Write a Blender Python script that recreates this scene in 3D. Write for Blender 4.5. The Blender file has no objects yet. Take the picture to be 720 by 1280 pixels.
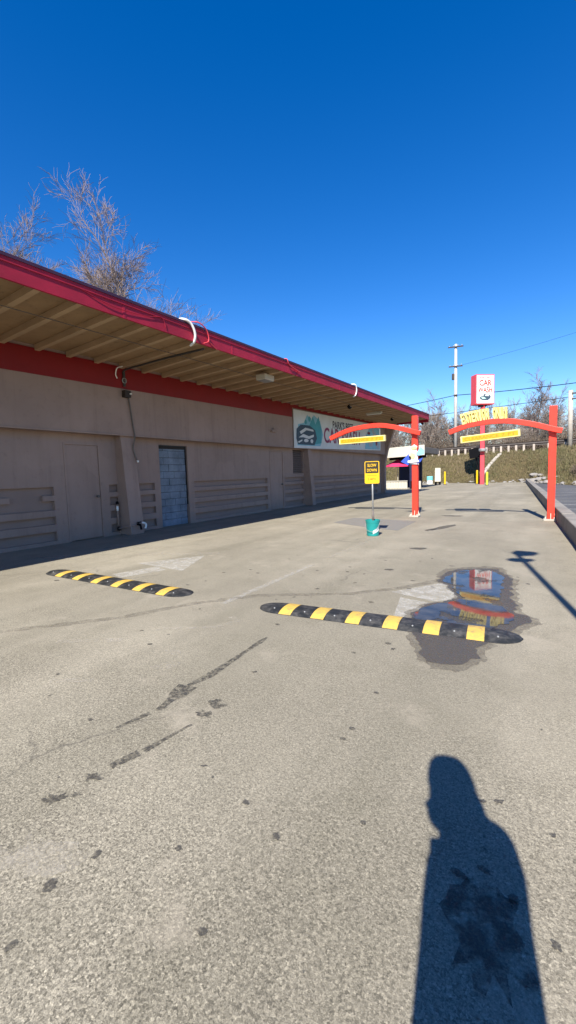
import bpy, bmesh, math, random
from math import sin, cos, pi, radians, sqrt, atan2
from mathutils import Vector, Matrix, Quaternion, noise
scn = bpy.context.scene
COL = scn.collection
V = Vector
# ------------------------------------------------------------------ materials
class NT:
    def __init__(s, name):
        s.m = bpy.data.materials.new(name); s.m.use_nodes = True
        s.t = s.m.node_tree; s.b = s.t.nodes['Principled BSDF']
        s.out = s.t.nodes['Material Output']; s._geo = None; s._tc = None
    def n(s, typ, **kw):
        d = s.t.nodes.new(typ)
        for k, v in kw.items():
            if k.startswith('i_'):
                key = k[2:].replace('_', ' ')
                d.inputs[int(key) if key.isdigit() else key].default_value = v
            else: setattr(d, k, v)
        return d
    def l(s, a, b): s.t.links.new(a, b)
    def pos(s):
        if not s._geo: s._geo = s.n('ShaderNodeNewGeometry')
        return s._geo.outputs['Position']
    def obj(s):
        if not s._tc: s._tc = s.n('ShaderNodeTexCoord')
        return s._tc.outputs['Object']
    def map(s, vec, scale=(1,1,1), rot=(0,0,0), loc=(0,0,0)):
        d = s.n('ShaderNodeMapping'); d.inputs['Scale'].default_value = scale
        d.inputs['Rotation'].default_value = rot; d.inputs['Location'].default_value = loc
        s.l(vec, d.inputs['Vector']); return d.outputs[0]
    def noise(s, vec, scale, detail=4, rough=.55, dist=0):
        d = s.n('ShaderNodeTexNoise'); d.inputs['Scale'].default_value = scale
        d.inputs['Detail'].default_value = detail; d.inputs['Roughness'].default_value = rough
        d.inputs['Distortion'].default_value = dist
        s.l(vec, d.inputs['Vector']); return d.outputs['Fac']
    def vor(s, vec, scale, feature='F1', out='Distance'):
        d = s.n('ShaderNodeTexVoronoi', feature=feature); d.inputs['Scale'].default_value = scale
        s.l(vec, d.inputs['Vector']); return d.outputs[out]
    def ramp(s, fac, stops):
        d = s.n('ShaderNodeValToRGB'); e = d.color_ramp.elements
        while len(e) < len(stops): e.new(.5)
        for el, (p, c) in zip(e, stops):
            el.position = p
            el.color = (c, c, c, 1) if not hasattr(c, '__len__') else (*c[:3], 1)
        s.l(fac, d.inputs[0]); return d.outputs[0]
    def mix(s, fac, a, b, typ='MIX'):
        d = s.n('ShaderNodeMix', data_type='RGBA', blend_type=typ)
        for sock, v in ((d.inputs[0], fac), (d.inputs[6], a), (d.inputs[7], b)):
            if isinstance(v, (int, float)): sock.default_value = v
            elif isinstance(v, (tuple, list)): sock.default_value = (*v[:3], 1)
            else: s.l(v, sock)
        return d.outputs[2]
    def math(s, op, a, b=None, clamp=False):
        d = s.n('ShaderNodeMath', operation=op, use_clamp=clamp)
        for i, v in enumerate((a, b)):
            if v is None: continue
            if isinstance(v, (int, float)): d.inputs[i].default_value = v
            else: s.l(v, d.inputs[i])
        return d.outputs[0]
    def bump(s, h, strength=.3, dist=.01, prev=None):
        d = s.n('ShaderNodeBump'); d.inputs['Strength'].default_value = strength
        d.inputs['Distance'].default_value = dist; s.l(h, d.inputs['Height'])
        if prev is not None: s.l(prev, d.inputs['Normal'])
        s.l(d.outputs[0], s.b.inputs['Normal']); return d.outputs[0]
    def color(s, c):
        if isinstance(c, (tuple, list)): s.b.inputs['Base Color'].default_value = (*c[:3], 1)
        else: s.l(c, s.b.inputs['Base Color'])
    def rough(s, r):
        if isinstance(r, (int, float)): s.b.inputs['Roughness'].default_value = r
        else: s.l(r, s.b.inputs['Roughness'])

def paint(name, c, rough=.5, var=.18, scale=3., metal=0, spec=.4, dirt=None, bump=0, bscale=60, streak=None):
    """painted / plain surface with blotchy wear"""
    k = NT(name); o = k.pos()
    n1 = k.noise(o, scale, 5, .6); n2 = k.noise(o, scale*9, 3, .6)
    lo = tuple(x*(1-var) for x in c); hi = tuple(min(1, x*(1+var*.6)) for x in c)
    col = k.mix(k.ramp(n1, [(.3, 0), (.7, 1)]), lo, hi)
    if dirt:
        col = k.mix(k.math('MULTIPLY', k.ramp(n2, [(.58, 0), (.75, 1)]), dirt[1]), col, dirt[0])
    if streak:
        sn = k.noise(k.map(o, (4.5, 4.5, .28)), 1.0, 5, .65)
        col = k.mix(k.math('MULTIPLY', k.ramp(sn, [(.5, 0), (.72, 1)]), streak[1]), col, streak[0])
        pn = k.noise(k.map(o, (.8, .8, .8), loc=(4, 2, 7)), 1.0, 2, .4)
        col = k.mix(k.math('MULTIPLY', k.ramp(pn, [(.52, 0), (.54, 1)]), .22), col, tuple(x*1.25 for x in c))
    k.color(col)
    k.rough(k.math('ADD', k.math('MULTIPLY', n2, .25), rough-.12))
    k.b.inputs['Metallic'].default_value = metal
    k.b.inputs['Specular IOR Level'].default_value = spec
    if bump: k.bump(k.noise(o, bscale, 4, .6), bump, .004)
    return k.m

def nzc(k, p):
    d = k.n('ShaderNodeTexNoise'); d.inputs['Scale'].default_value = 3.5; d.inputs['Detail'].default_value = 5; k.l(p, d.inputs['Vector'])
    d2 = k.n('ShaderNodeVectorMath', operation='SCALE'); d2.inputs['Scale'].default_value = 2.2; k.l(d.outputs['Color'], d2.inputs[0])
    e = k.n('ShaderNodeVectorMath', operation='ADD'); k.l(d2.outputs[0], e.inputs[0]); k.l(p, e.inputs[1]); return e.outputs[0]
def asphalt():
    k = NT('aged_asphalt'); p = k.pos()
    big = k.noise(p, .35, 5, .6)
    trk = k.noise(k.map(p, (1.1, .09, 1)), 1.0, 4, .55, .4)          # long tyre lanes along the drive
    med = k.noise(p, 2.3, 6, .65)
    fine = k.noise(p, 38, 3, .7)
    base = k.mix(k.ramp(big, [(.3, 0), (.7, 1)]), (.230, .203, .149), (.350, .310, .229))
    base = k.mix(k.math('MULTIPLY', k.ramp(trk, [(.42, 0), (.66, 1)]), .5), base, (.186, .166, .118))
    base = k.mix(k.math('MULTIPLY', k.ramp(med, [(.5, 0), (.75, 1)]), .4), base, (.172, .153, .105))
    # aggregate: fine stones of mixed tone with dark pits between
    jit = k.n('ShaderNodeVectorMath', operation='ADD'); k.l(p, jit.inputs[0])
    nz_ = k.n('ShaderNodeTexNoise'); nz_.inputs['Scale'].default_value = 90; nz_.inputs['Detail'].default_value = 2; k.l(p, nz_.inputs['Vector'])
    sc_ = k.n('ShaderNodeVectorMath', operation='SCALE'); sc_.inputs['Scale'].default_value = .014; k.l(nz_.outputs['Color'], sc_.inputs[0]); k.l(sc_.outputs[0], jit.inputs[1])
    pj = jit.outputs[0]
    v1 = k.vor(pj, 150, 'F1', 'Color'); sep = k.n('ShaderNodeSeparateColor'); k.l(v1, sep.inputs[0])
    d1 = k.vor(pj, 150, 'F1', 'Distance')
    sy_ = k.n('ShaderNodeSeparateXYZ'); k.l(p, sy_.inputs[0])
    wy_ = k.ramp(k.math('ADD', k.math('MULTIPLY', sy_.outputs[1], .2), k.math('MULTIPLY', k.noise(p, .8, 4, .6), .35)), [(.30, 1), (.75, 0)])   # darker and grainier towards low y, edge broken by noise
    wear_low_y = k.math('ADD', k.math('MULTIPLY', k.ramp(k.noise(p, .9, 5, .65), [(.35, .35), (.65, 1)]), .65), k.math('MULTIPLY', wy_, .5), True)          # random wear of the binder plus the low-y term
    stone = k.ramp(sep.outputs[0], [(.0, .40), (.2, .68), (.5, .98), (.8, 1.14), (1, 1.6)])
    base = k.mix(k.math('MULTIPLY', wear_low_y, .85), base, k.mix(1.0, base, stone, 'MULTIPLY'))
    v2 = k.noise(p, 210, 2, .7)
    base = k.mix(.6, base, k.ramp(v2, [(.32, .55), (.68, 1.4)]), 'MULTIPLY')
    base = k.mix(k.math('MULTIPLY', wear_low_y, .75), base, k.mix(1.0, base, k.ramp(k.noise(p, 75, 4, .8), [(.36, .40), (.52, .94), (.68, 1.3)]), 'MULTIPLY'))
    # hairline cracks, only here and there
    ed = k.vor(k.map(k.mix(.12, p, nzc(k, p)), (1, .7, 1)), .62, 'DISTANCE_TO_EDGE', 'Distance')
    ck = k.math('MULTIPLY', k.ramp(ed, [(.0, 1), (.007, 0)]), k.ramp(k.noise(p, .45, 3, .5), [(.56, 0), (.64, 1)]))
    base = k.mix(k.math('MULTIPLY', ck, .55), base, (.07, .062, .052))
    # small old oil drips
    sp = k.vor(k.map(p, (1, 1, 1), loc=(3.3, 1.7, 0)), 1.15, 'F1', 'Distance')
    spn = k.math('ADD', sp, k.math('MULTIPLY', k.math('SUBTRACT', k.noise(p, 14, 4), .5), .10))
    spc = k.n('ShaderNodeTexVoronoi'); spc.inputs['Scale'].default_value = 1.15
    k.l(k.map(p, (1, 1, 1), loc=(3.3, 1.7, 0)), spc.inputs['Vector'])
    sp_s = k.n('ShaderNodeSeparateColor'); k.l(spc.outputs['Color'], sp_s.inputs[0])
    thr = k.math('MULTIPLY', k.math('POWER', sp_s.outputs[1], 3.0), .055)
    drip = k.math('LESS_THAN', spn, thr)
    base = k.mix(k.math('MULTIPLY', drip, .65), base, (.06, .055, .05))
    # pale rubbed patches
    pale = k.ramp(k.noise(k.map(p, (1, 1, 1), loc=(9, 4, 0)), 1.3, 6, .7), [(.58, 0), (.70, 1)])
    base = k.mix(k.math('MULTIPLY', pale, .6), base, (.345, .30, .225))
    k.color(base); k.rough(.88); k.b.inputs['Specular IOR Level'].default_value = .25
    b1 = k.bump(k.noise(p, 95, 4, .75), .45, .009)
    k.bump(v2, .25, .003, b1)
    return k.m

def worn_sheet(name, c, amount, scale=18, edge=None, rough=.8, bump=True, lo=.42, hi=.6):
    """thin layer on the asphalt whose cover breaks up with wear (paint, sealer, stain)"""
    k = NT(name); p = k.pos()
    n = k.noise(p, scale, 6, .72)
    v = k.vor(p, 62, 'F1', 'Distance')
    cov = k.math('MULTIPLY', k.ramp(n, [(lo, 0), (hi, 1)]), amount)
    cov = k.math('MULTIPLY', cov, k.ramp(v, [(.5, 1), (.85, .45)]))
    at = k.n('ShaderNodeAttribute', attribute_name='edge')
    cov = k.math('MULTIPLY', cov, k.ramp(k.math('ADD', at.outputs['Fac'], k.math('MULTIPLY', k.math('SUBTRACT', n, .5), 1.6)), [(.25, 0), (.7, 1)]))
    k.color(c); k.rough(rough)
    tr = k.n('ShaderNodeBsdfTransparent'); mx = k.n('ShaderNodeMixShader')
    k.l(cov, mx.inputs[0]); k.l(tr.outputs[0], mx.inputs[1]); k.l(k.b.outputs[0], mx.inputs[2])
    k.l(mx.outputs[0], k.out.inputs['Surface'])
    if bump: k.bump(k.math('SUBTRACT', 1.0, v), .5, .005)
    return k.m

M = {}
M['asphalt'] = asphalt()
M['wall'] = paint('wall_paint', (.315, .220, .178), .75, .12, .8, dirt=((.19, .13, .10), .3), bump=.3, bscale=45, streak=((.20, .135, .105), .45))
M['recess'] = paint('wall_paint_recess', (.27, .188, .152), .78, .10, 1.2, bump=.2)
M['red_band'] = paint('red_band_paint', (.21, .003, .003), .55, .12, 1.5)
M['fascia'] = paint('fascia_crimson', (.36, .010, .034), .65, .25, 1.6, dirt=((.25, .02, .04), .5))
M['roof_edge'] = paint('roof_edge_metal', (.055, .018, .04), .5, .2, 3)
M['roof'] = paint('roofing_felt', (.12, .11, .10), .9, .25, 2)
M['soffit'] = paint('soffit_boards', (.33, .215, .112), .7, .20, 1.1, dirt=((.11, .07, .035), .4))
M['rafter'] = paint('rafter_paint', (.43, .30, .175), .65, .15, 2)
M['red'] = paint('red_gloss_steel', (.76, .043, .023), .42, .10, 3, spec=.35, dirt=((.40, .05, .035), .55))
M['pinkred'] = paint('sun_faded_red', (.66, .06, .075), .45, .12, 3)
M['concrete'] = paint('pale_concrete', (.40, .36, .30), .85, .22, 2.5, dirt=((.25, .23, .20), .6), bump=.5, bscale=40)
M['kerb'] = paint('kerb_concrete', (.235, .212, .178), .88, .3, 1.7, dirt=((.12, .108, .095), .75), bump=.6, bscale=35)
M['white'] = paint('white_paint', (.78, .77, .73), .5, .08, 3)
M['offwhite'] = paint('offwhite_panel', (.50, .46, .37), .6, .1, 1)
M['black'] = paint('black_metal', (.006, .006, .007), .7, .2, 5, spec=.12)
M['dark'] = paint('dark_fixture', (.045, .04, .037), .55, .25, 8)
M['grey'] = paint('grey_metal', (.32, .32, .31), .45, .15, 6, metal=.4)
M['cable'] = paint('cable_grey', (.13, .11, .095), .6, .2, 8)
M['yellow'] = paint('yellow_paint', (.66, .40, .006), .45, .10, 3)
M['bar_yellow'] = paint('clearance_bar_yellow', (.62, .31, .006), .5, .12, 6)
M['pale_yellow'] = paint('pale_yellow_letters', (.70, .57, .19), .55, .10, 6)
M['lime'] = paint('lime_yellow_post', (.60, .60, .04), .5, .1, 3)
M['amber_text'] = paint('amber_ink', (.50, .19, .006), .6, .1, 9)
M['brown_text'] = paint('dark_brown_ink', (.09, .045, .015), .6, .1, 9)
M['sign_black'] = paint('sign_black', (.02, .014, .008), .5, .1, 5)
M['teal'] = paint('teal_plastic', (.012, .23, .215), .4, .12, 6)
M['teal_pale'] = paint('pale_teal_plastic', (.16, .50, .48), .5, .1, 6)
M['navy'] = paint('navy_paint', (.014, .017, .045), .5, .2, 3)
M['pink'] = paint('magenta_canvas', (.70, .03, .12), .7, .1, 2)
M['wood'] = paint('weathered_pole_wood', (.42, .37, .31), .8, .25, 2, bump=.4)
M['wood_grey'] = paint('pale_utility_pole', (.46, .43, .39), .8, .15, 2)
M['rail'] = paint('weathered_guardrail', (.035, .025, .02), .6, .3, 2)
M['railpost'] = paint('pale_guardrail_post', (.40, .34, .28), .8, .2, 2)
M['bark'] = paint('bare_bark', (.10, .08, .063), .9, .3, 2)
M['twig'] = paint('bare_twigs', (.24, .195, .16), .9, .25, .5)
M['twig_red'] = paint('reddish_twigs', (.22, .168, .146), .9, .25, .5)
M['brush'] = paint('dry_brush', (.13, .098, .07), .9, .3, .6)
M['rock'] = paint('pale_rock', (.25, .23, .205), .9, .3, 2.5, bump=.6, bscale=8)
M['coat'] = paint('dark_coat', (.03, .03, .035), .85, .2, 6)
M['skin'] = paint('skin', (.50, .31, .23), .55, .05, 8)
M['hat'] = paint('dark_knit_hat', (.02, .02, .022), .9, .2, 20)
M['block_wall'] = None
def rubber(name, c):
    k = NT(name); p = k.pos()
    n = k.noise(p, 9, 6, .7); n2 = k.noise(p, 70, 3, .7)
    col = k.mix(k.ramp(n, [(.46, 0), (.76, 1)]), c, (.11, .102, .09))
    k.color(k.mix(.5, col, k.ramp(n2, [(.3, .6), (.7, 1.4)]), 'MULTIPLY'))
    k.rough(.6); k.b.inputs['Specular IOR Level'].default_value = .35
    k.bump(n2, .4, .004); return k.m
M['rubber'] = rubber('black_rubber', (.017, .018, .018))
def tape():
    k = NT('yellow_stripe'); p = k.pos(); n = k.noise(p, 16, 6, .7)
    k.color(k.mix(k.ramp(n, [(.48, 0), (.72, 1)]), (.62, .39, .07), (.30, .22, .09))); k.rough(.5)
    k.bump(k.noise(p, 70, 3, .7), .3, .003); return k.m
M['tape'] = tape()
def terrain_mat():
    k = NT('dry_grass_ground'); p = k.pos()
    a = k.noise(p, .16, 6, .6); b = k.noise(p, 1.6, 6, .75); c = k.noise(p, 9, 4, .8)
    col = k.mix(k.ramp(a, [(.35, 0), (.62, 1)]), (.125, .095, .048), (.080, .072, .026))
    col = k.mix(k.math('MULTIPLY', k.ramp(b, [(.42, 0), (.66, 1)]), .7), col, (.055, .040, .026))
    col = k.mix(k.math('MULTIPLY', k.ramp(c, [(.5, 0), (.75, 1)]), .55), col, (.15, .118, .068))
    k.color(col); k.rough(.95); k.b.inputs['Specular IOR Level'].default_value = .1
    k.bump(b, .9, .25); return k.m
M['terrain'] = terrain_mat()
def grass_mat():
    k = NT('dry_grass_blades'); p = k.pos()
    a = k.noise(p, .22, 5, .6); b = k.noise(p, 3, 4, .7)
    col = k.mix(k.ramp(a, [(.42, 0), (.56, 1)]), (.150, .114, .058), (.085, .080, .028))
    k.color(k.mix(k.math('MULTIPLY', k.ramp(b, [(.4, 0), (.7, 1)]), .6), col, (.21, .162, .095)))
    k.rough(.9); return k.m
M['grass'] = grass_mat()
def lot2():
    k = NT('dark_lot_asphalt'); p = k.pos(); n = k.noise(p, .5, 6, .65); f = k.noise(p, 40, 3, .7)
    c = k.mix(k.ramp(n, [(.35, 0), (.65, 1)]), (.06, .058, .057), (.10, .096, .091))
    k.color(k.mix(.6, c, k.ramp(f, [(.3, .6), (.7, 1.4)]), 'MULTIPLY')); k.rough(.85)
    k.bump(f, .4, .006); return k.m
M['lot2'] = lot2()
def water():
    k = NT('puddle_water'); p = k.pos()
    n = k.noise(p, 5, 4, .6)
    k.color(k.mix(k.ramp(n, [(.35, 0), (.65, 1)]), (.030, .028, .024), (.075, .066, .050)))
    k.rough(.035); k.b.inputs['IOR'].default_value = 1.33
    at = k.n('ShaderNodeAttribute', attribute_name='edge')
    e = k.noise(p, 13, 6, .75)
    cov = k.ramp(k.math('ADD', at.outputs['Fac'], k.math('MULTIPLY', k.math('SUBTRACT', e, .5), 1.5)), [(.40, 0), (.55, 1)])
    isl = k.ramp(k.noise(k.map(p, (1, 1, 1), loc=(.35, .2, 0)), 3.1, 5, .6), [(.555, 1), (.62, .15)])     # gritty high spots standing out of the water
    cov = k.math('MULTIPLY', cov, isl)
    tr = k.n('ShaderNodeBsdfTransparent'); mx = k.n('ShaderNodeMixShader')
    k.l(cov, mx.inputs[0]); k.l(tr.outputs[0], mx.inputs[1]); k.l(k.b.outputs[0], mx.inputs[2])
    k.l(mx.outputs[0], k.out.inputs['Surface'])
    k.bump(k.noise(p, 7, 2, .5), .02, .01)
    return k.m
M['water'] = water()
M['wet'] = worn_sheet('wet_asphalt', (.082, .070, .054), .9, 7, rough=.5, lo=.05, hi=.3)
M['fringe'] = worn_sheet('damp_fringe', (.15, .128, .096), .6, 10, rough=.8, lo=.25, hi=.6)
M['damp'] = worn_sheet('damp_dark_stain', (.05, .043, .034), .7, 14, rough=.75, lo=.38, hi=.56)
M['stain'] = worn_sheet('oil_stain', (.065, .058, .048), .65, 16, rough=.7, lo=.2, hi=.5)
M['crack'] = worn_sheet('crack_sealer', (.055, .05, .042), .8, 30, rough=.8, lo=.36, hi=.60)
M['seam'] = worn_sheet('seam_dirt', (.18, .155, .115), .5, 8, rough=.9, lo=.35, hi=.62)
M['patchm'] = worn_sheet('patch_asphalt', (.24, .225, .20), .7, 4, rough=.9, lo=.1, hi=.4)
M['mark'] = worn_sheet('worn_white_marking', (.58, .55, .48), .6, 9, lo=.30, hi=.62)
M['mark_faint'] = worn_sheet('faint_white_marking', (.52, .49, .42), .6, 12, lo=.40, hi=.62)
M['mark_ghost'] = worn_sheet('ghost_marking', (.46, .41, .32), .6, 9, lo=.42, hi=.66)

# ------------------------------------------------------------------ mesh helpers
class MB:
    def __init__(s): s.v = []; s.f = []; s.e = []
    def quad(s, pts):
        b = len(s.v); s.v += [V(p) for p in pts]; s.f.append(tuple(range(b, b+len(pts))))
    def box(s, x0, x1, y0, y1, z0, z1, M4=None):
        b = len(s.v)
        P = [V((x, y, z)) for z in (z0, z1) for y in (y0, y1) for x in (x0, x1)]
        if M4: P = [M4 @ p for p in P]
        s.v += P
        for q in ((0,2,3,1),(4,5,7,6),(0,1,5,4),(2,6,7,3),(0,4,6,2),(1,3,7,5)): s.f.append(tuple(b+i for i in q))
        return s
    def tube(s, pts, r, n=8, caps=True, r_list=None):
        pts = [V(p) for p in pts]; b = len(s.v); N = len(pts); prev = None
        for i, p in enumerate(pts):
            d = (pts[min(i+1, N-1)]-pts[max(i-1, 0)]).normalized()
            if prev is None:
                u = d.orthogonal().normalized()
            else:
                u = (prev - d*prev.dot(d))
                u = u.normalized() if u.length > 1e-6 else d.orthogonal().normalized()
            prev = u; w = d.cross(u); rr = r_list[i] if r_list else r
            for k in range(n):
                a = 2*pi*k/n; s.v.append(p + (u*cos(a)+w*sin(a))*rr)
        for i in range(N-1):
            for k in range(n):
                k2 = (k+1) % n
                s.f.append((b+i*n+k, b+i*n+k2, b+(i+1)*n+k2, b+(i+1)*n+k))
        if caps:
            s.f.append(tuple(b+k for k in reversed(range(n)))); s.f.append(tuple(b+(N-1)*n+k for k in range(n)))
        return s
    def sweep_box(s, pts, up, w, h):
        """rectangular bar along a path, section w (sideways) x h (along up)"""
        pts = [V(p) for p in pts]; b = len(s.v); N = len(pts)
        for i, p in enumerate(pts):
            d = (pts[min(i+1, N-1)]-pts[max(i-1, 0)]).normalized(); sd = d.cross(V(up)).normalized(); u = sd.cross(d)
            for a, c in ((-1,-1),(1,-1),(1,1),(-1,1)): s.v.append(p+sd*a*w/2+u*c*h/2)
        for i in range(N-1):
            for k in range(4):
                k2 = (k+1) % 4; s.f.append((b+i*4+k, b+i*4+k2, b+(i+1)*4+k2, b+(i+1)*4+k))
        s.f.append((b+3,b+2,b+1,b)); s.f.append(tuple(b+(N-1)*4+k for k in range(4)))
        return s
    def lathe(s, prof, n=24, c=(0,0,0)):
        b = len(s.v); c = V(c)
        for r, z in prof:
            for k in range(n):
                a = 2*pi*k/n; s.v.append(c+V((r*cos(a), r*sin(a), z)))
        for i in range(len(prof)-1):
            for k in range(n):
                k2 = (k+1) % n; s.f.append((b+i*n+k, b+i*n+k2, b+(i+1)*n+k2, b+(i+1)*n+k))
        if prof[0][0] > 1e-5: s.f.append(tuple(b+k for k in reversed(range(n))))
        if prof[-1][0] > 1e-5: s.f.append(tuple(b+(len(prof)-1)*n+k for k in range(n)))
        return s
    def prism(s, poly, o, ux, uy, depth):
        """polygon in plane (o,ux,uy), extruded by vector depth"""
        o, ux, uy, depth = V(o), V(ux), V(uy), V(depth); n = len(poly); b = len(s.v)
        P = [o+ux*x+uy*y for x, y in poly]
        s.v += P + [p+depth for p in P]
        s.f.append(tuple(b+i for i in range(n))); s.f.append(tuple(b+n+i for i in reversed(range(n))))
        for i in range(n):
            j = (i+1) % n; s.f.append((b+i, b+n+i, b+n+j, b+j))
        return s
    def add_mesh(s, me, mat4):
        b = len(s.v); s.v += [mat4 @ v.co for v in me.vertices]
        for p in me.polygons: s.f.append(tuple(b+i for i in p.vertices))
        return s
    def build(s, name, mat, parent=None, smooth=False, bevel=0, fix=True):
        me = bpy.data.meshes.new(name)
        off = V((0,0,0)); q = parent
        while q is not None: off += q.location; q = q.parent
        me.from_pydata([v-off for v in s.v], [], s.f); me.update()
        if fix:
            bm = bmesh.new(); bm.from_mesh(me); bmesh.ops.recalc_face_normals(bm, faces=bm.faces); bm.to_mesh(me); bm.free()
        me.materials.append(M[mat] if isinstance(mat, str) else mat)
        if smooth:
            for p in me.polygons: p.use_smooth = True
        o = bpy.data.objects.new(name, me); COL.objects.link(o)
        if parent: o.parent = parent
        if bevel:
            m = o.modifiers.new('bevel', 'BEVEL'); m.width = bevel; m.segments = 2; m.limit_method = 'ANGLE'
        return o
def tag(o, label=None, cat=None, group=None, kind=None):
    if label: o['label'] = label
    if cat: o['category'] = cat
    if group: o['group'] = group
    if kind: o['kind'] = kind
    return o
def thing(name, loc, label, cat, group=None):
    o = bpy.data.objects.new(name, None); COL.objects.link(o); o.location = loc; o.empty_display_size = .1
    return tag(o, label, cat, group)
def dup(root, loc, rotz=0, label=None, scale=1):
    r = root.copy(); COL.objects.link(r); r.location = loc; r.rotation_euler = (0,0,rotz); r.scale = (scale,)*3
    if label: r['label'] = label
    for ch in list(root.children):
        c = ch.copy(); COL.objects.link(c); c.parent = r
        for g in ch.children:
            d = g.copy(); COL.objects.link(d); d.parent = c
    return r
def text_mesh(s, size, extrude=.004, offset=0, align='LEFT', sx=1, spacing=1.0):
    c = bpy.data.curves.new('text', 'FONT'); c.body = s; c.size = size; c.extrude = extrude; c.offset = offset
    c.align_x = align; c.space_character = spacing
    o = bpy.data.objects.new('text', c); COL.objects.link(o)
    dg = bpy.context.evaluated_depsgraph_get(); dg.update()
    me = bpy.data.meshes.new_from_object(o.evaluated_get(dg))
    bpy.data.objects.remove(o); bpy.data.curves.remove(c)
    for v in me.vertices: v.co.x *= sx
    return me
def frame_mat(o, ux, uy):
    ux, uy = V(ux).normalized(), V(uy).normalized(); uz = ux.cross(uy)
    m = Matrix.Identity(4)
    for i in range(3): m[i][0], m[i][1], m[i][2], m[i][3] = ux[i], uy[i], uz[i], V(o)[i]
    return m
def sheet(name, polys, z, mat, inner=.75, feather=.06, rag=0):
    """thin ground sheet(s) with an 'edge' attribute 0 at the rim, 1 inside"""
    bm = bmesh.new(); lay = bm.verts.layers.float.new('edge')
    for poly in polys:
        P = [V((x, y, z)) for x, y in poly]
        # densify
        Q = []
        for i, p in enumerate(P):
            q = P[(i+1) % len(P)]; n = max(1, int((q-p).length/.12))
            for k in range(n): Q.append(p.lerp(q, k/n))
        if rag:                                  # smooth the outline, then let it wander like a real water edge
            n_ = len(P); Q = []
            for i in range(n_):
                p0, p1, p2, p3 = P[i-1], P[i], P[(i+1) % n_], P[(i+2) % n_]; m_ = max(3, int((p2-p1).length/.035))
                for k in range(m_):
                    t = k/m_; Q.append(.5*((2*p1)+(p2-p0)*t+(2*p0-5*p1+4*p2-p3)*t*t+(3*p1-p0-3*p2+p3)*t**3))
            for q in Q:
                d_ = noise.noise_vector(q*2.7)*.8+noise.noise_vector(q*8+V((5,0,0)))*.55+noise.noise_vector(q*22)*.35
                q.x += d_.x*rag; q.y += d_.y*rag
        c = sum(Q, V((0,0,0)))/len(Q)
        out = [bm.verts.new(p) for p in Q]
        for v in out: v[lay] = 0
        f = bm.faces.new(out)
        r = bmesh.ops.inset_region(bm, faces=[f], thickness=feather, use_even_offset=False)
        for v in f.verts: v[lay] = 1
    bmesh.ops.recalc_face_normals(bm, faces=bm.faces)
    for f in bm.faces:
        if f.normal.z < 0: f.normal_flip()
    me = bpy.data.meshes.new(name); bm.to_mesh(me); bm.free(); me.materials.append(M[mat])
    o = bpy.data.objects.new(name, me); COL.objects.link(o); o['kind'] = 'structure'
    return o
def path_poly(pts, w0, w1=None, jitter=0, seed=1):
    rnd = random.Random(seed); w1 = w1 or w0
    pts = [V((x, y)) for x, y in pts]; L, R = [], []
    fine = []
    for a, b in zip(pts, pts[1:]):
        n = max(1, int((b-a).length/.1))
        fine += [a.lerp(b, k/n) for k in range(n)]
    fine.append(pts[-1])
    for i, p in enumerate(fine):
        d = (fine[min(i+1, len(fine)-1)]-fine[max(i-1, 0)]).normalized(); nrm = V((-d.y, d.x))
        w = (w0+(w1-w0)*i/max(1, len(fine)-1))/2*(1+rnd.uniform(-jitter, jitter))
        L.append(p+nrm*w); R.append(p-nrm*w)
    return [tuple(p) for p in L+R[::-1]]
def blob(cx, cy, rx, ry, rot=0, n=18, j=.2, seed=0):
    rnd = random.Random(seed); out = []
    for k in range(n):
        a = 2*pi*k/n; r = 1+rnd.uniform(-j, j); x, y = rx*r*cos(a), ry*r*sin(a)
        out.append((cx+x*cos(rot)-y*sin(rot), cy+x*sin(rot)+y*cos(rot)))
    return out

# ------------------------------------------------------------------ camera
cam = bpy.data.cameras.new('camera'); co = bpy.data.objects.new('camera', cam); COL.objects.link(co)
CR = ((.849742, -.021697, .526751), (.526369, .090918, -.845381), (-.029549, .995622, .088678))
m4 = Matrix.Identity(4)
for i in range(3):
    for j in range(3): m4[i][j] = CR[i][j]
m4.translation = (0, 0, 1.42); co.matrix_world = m4
cam.sensor_fit = 'VERTICAL'; cam.sensor_height = 24; cam.sensor_width = 24; cam.lens = 24*530/1280
cam.clip_start = .01; cam.clip_end = 3000; scn.camera = co

# ------------------------------------------------------------------ light
SD = V((-.2534, 1.1102, -1.0)).normalized()
sun = bpy.data.lights.new('sun', 'SUN'); sun.energy = 5.0; sun.angle = radians(.53); sun.color = (1, .955, .885)
so = bpy.data.objects.new('sun', sun); COL.objects.link(so); so.rotation_euler = SD.to_track_quat('-Z', 'Y').to_euler()
w = bpy.data.worlds.new('World'); scn.world = w; w.use_nodes = True
wt = w.node_tree; bg = wt.nodes['Background']
sk = wt.nodes.new('ShaderNodeTexSky'); sk.sky_type = 'NISHITA'; sk.sun_disc = False
sk.sun_elevation = radians(41.29); sk.sun_rotation = radians(167.1); sk.altitude = 200; sk.air_density = 1.0; sk.dust_density = .15; sk.ozone_density = 2.6
hs = wt.nodes.new('ShaderNodeHueSaturation'); hs.inputs['Saturation'].default_value = 1.42; hs.inputs['Value'].default_value = 1.16; hs.inputs['Hue'].default_value = .512
wt.links.new(sk.outputs[0], hs.inputs['Color']); wt.links.new(hs.outputs[0], bg.inputs[0]); bg.inputs[1].default_value = .086
vs = scn.view_settings; vs.view_transform = 'Standard'; vs.look = 'None'; vs.gamma = 1; vs.exposure = 1.0; vs.use_curve_mapping = False

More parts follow.
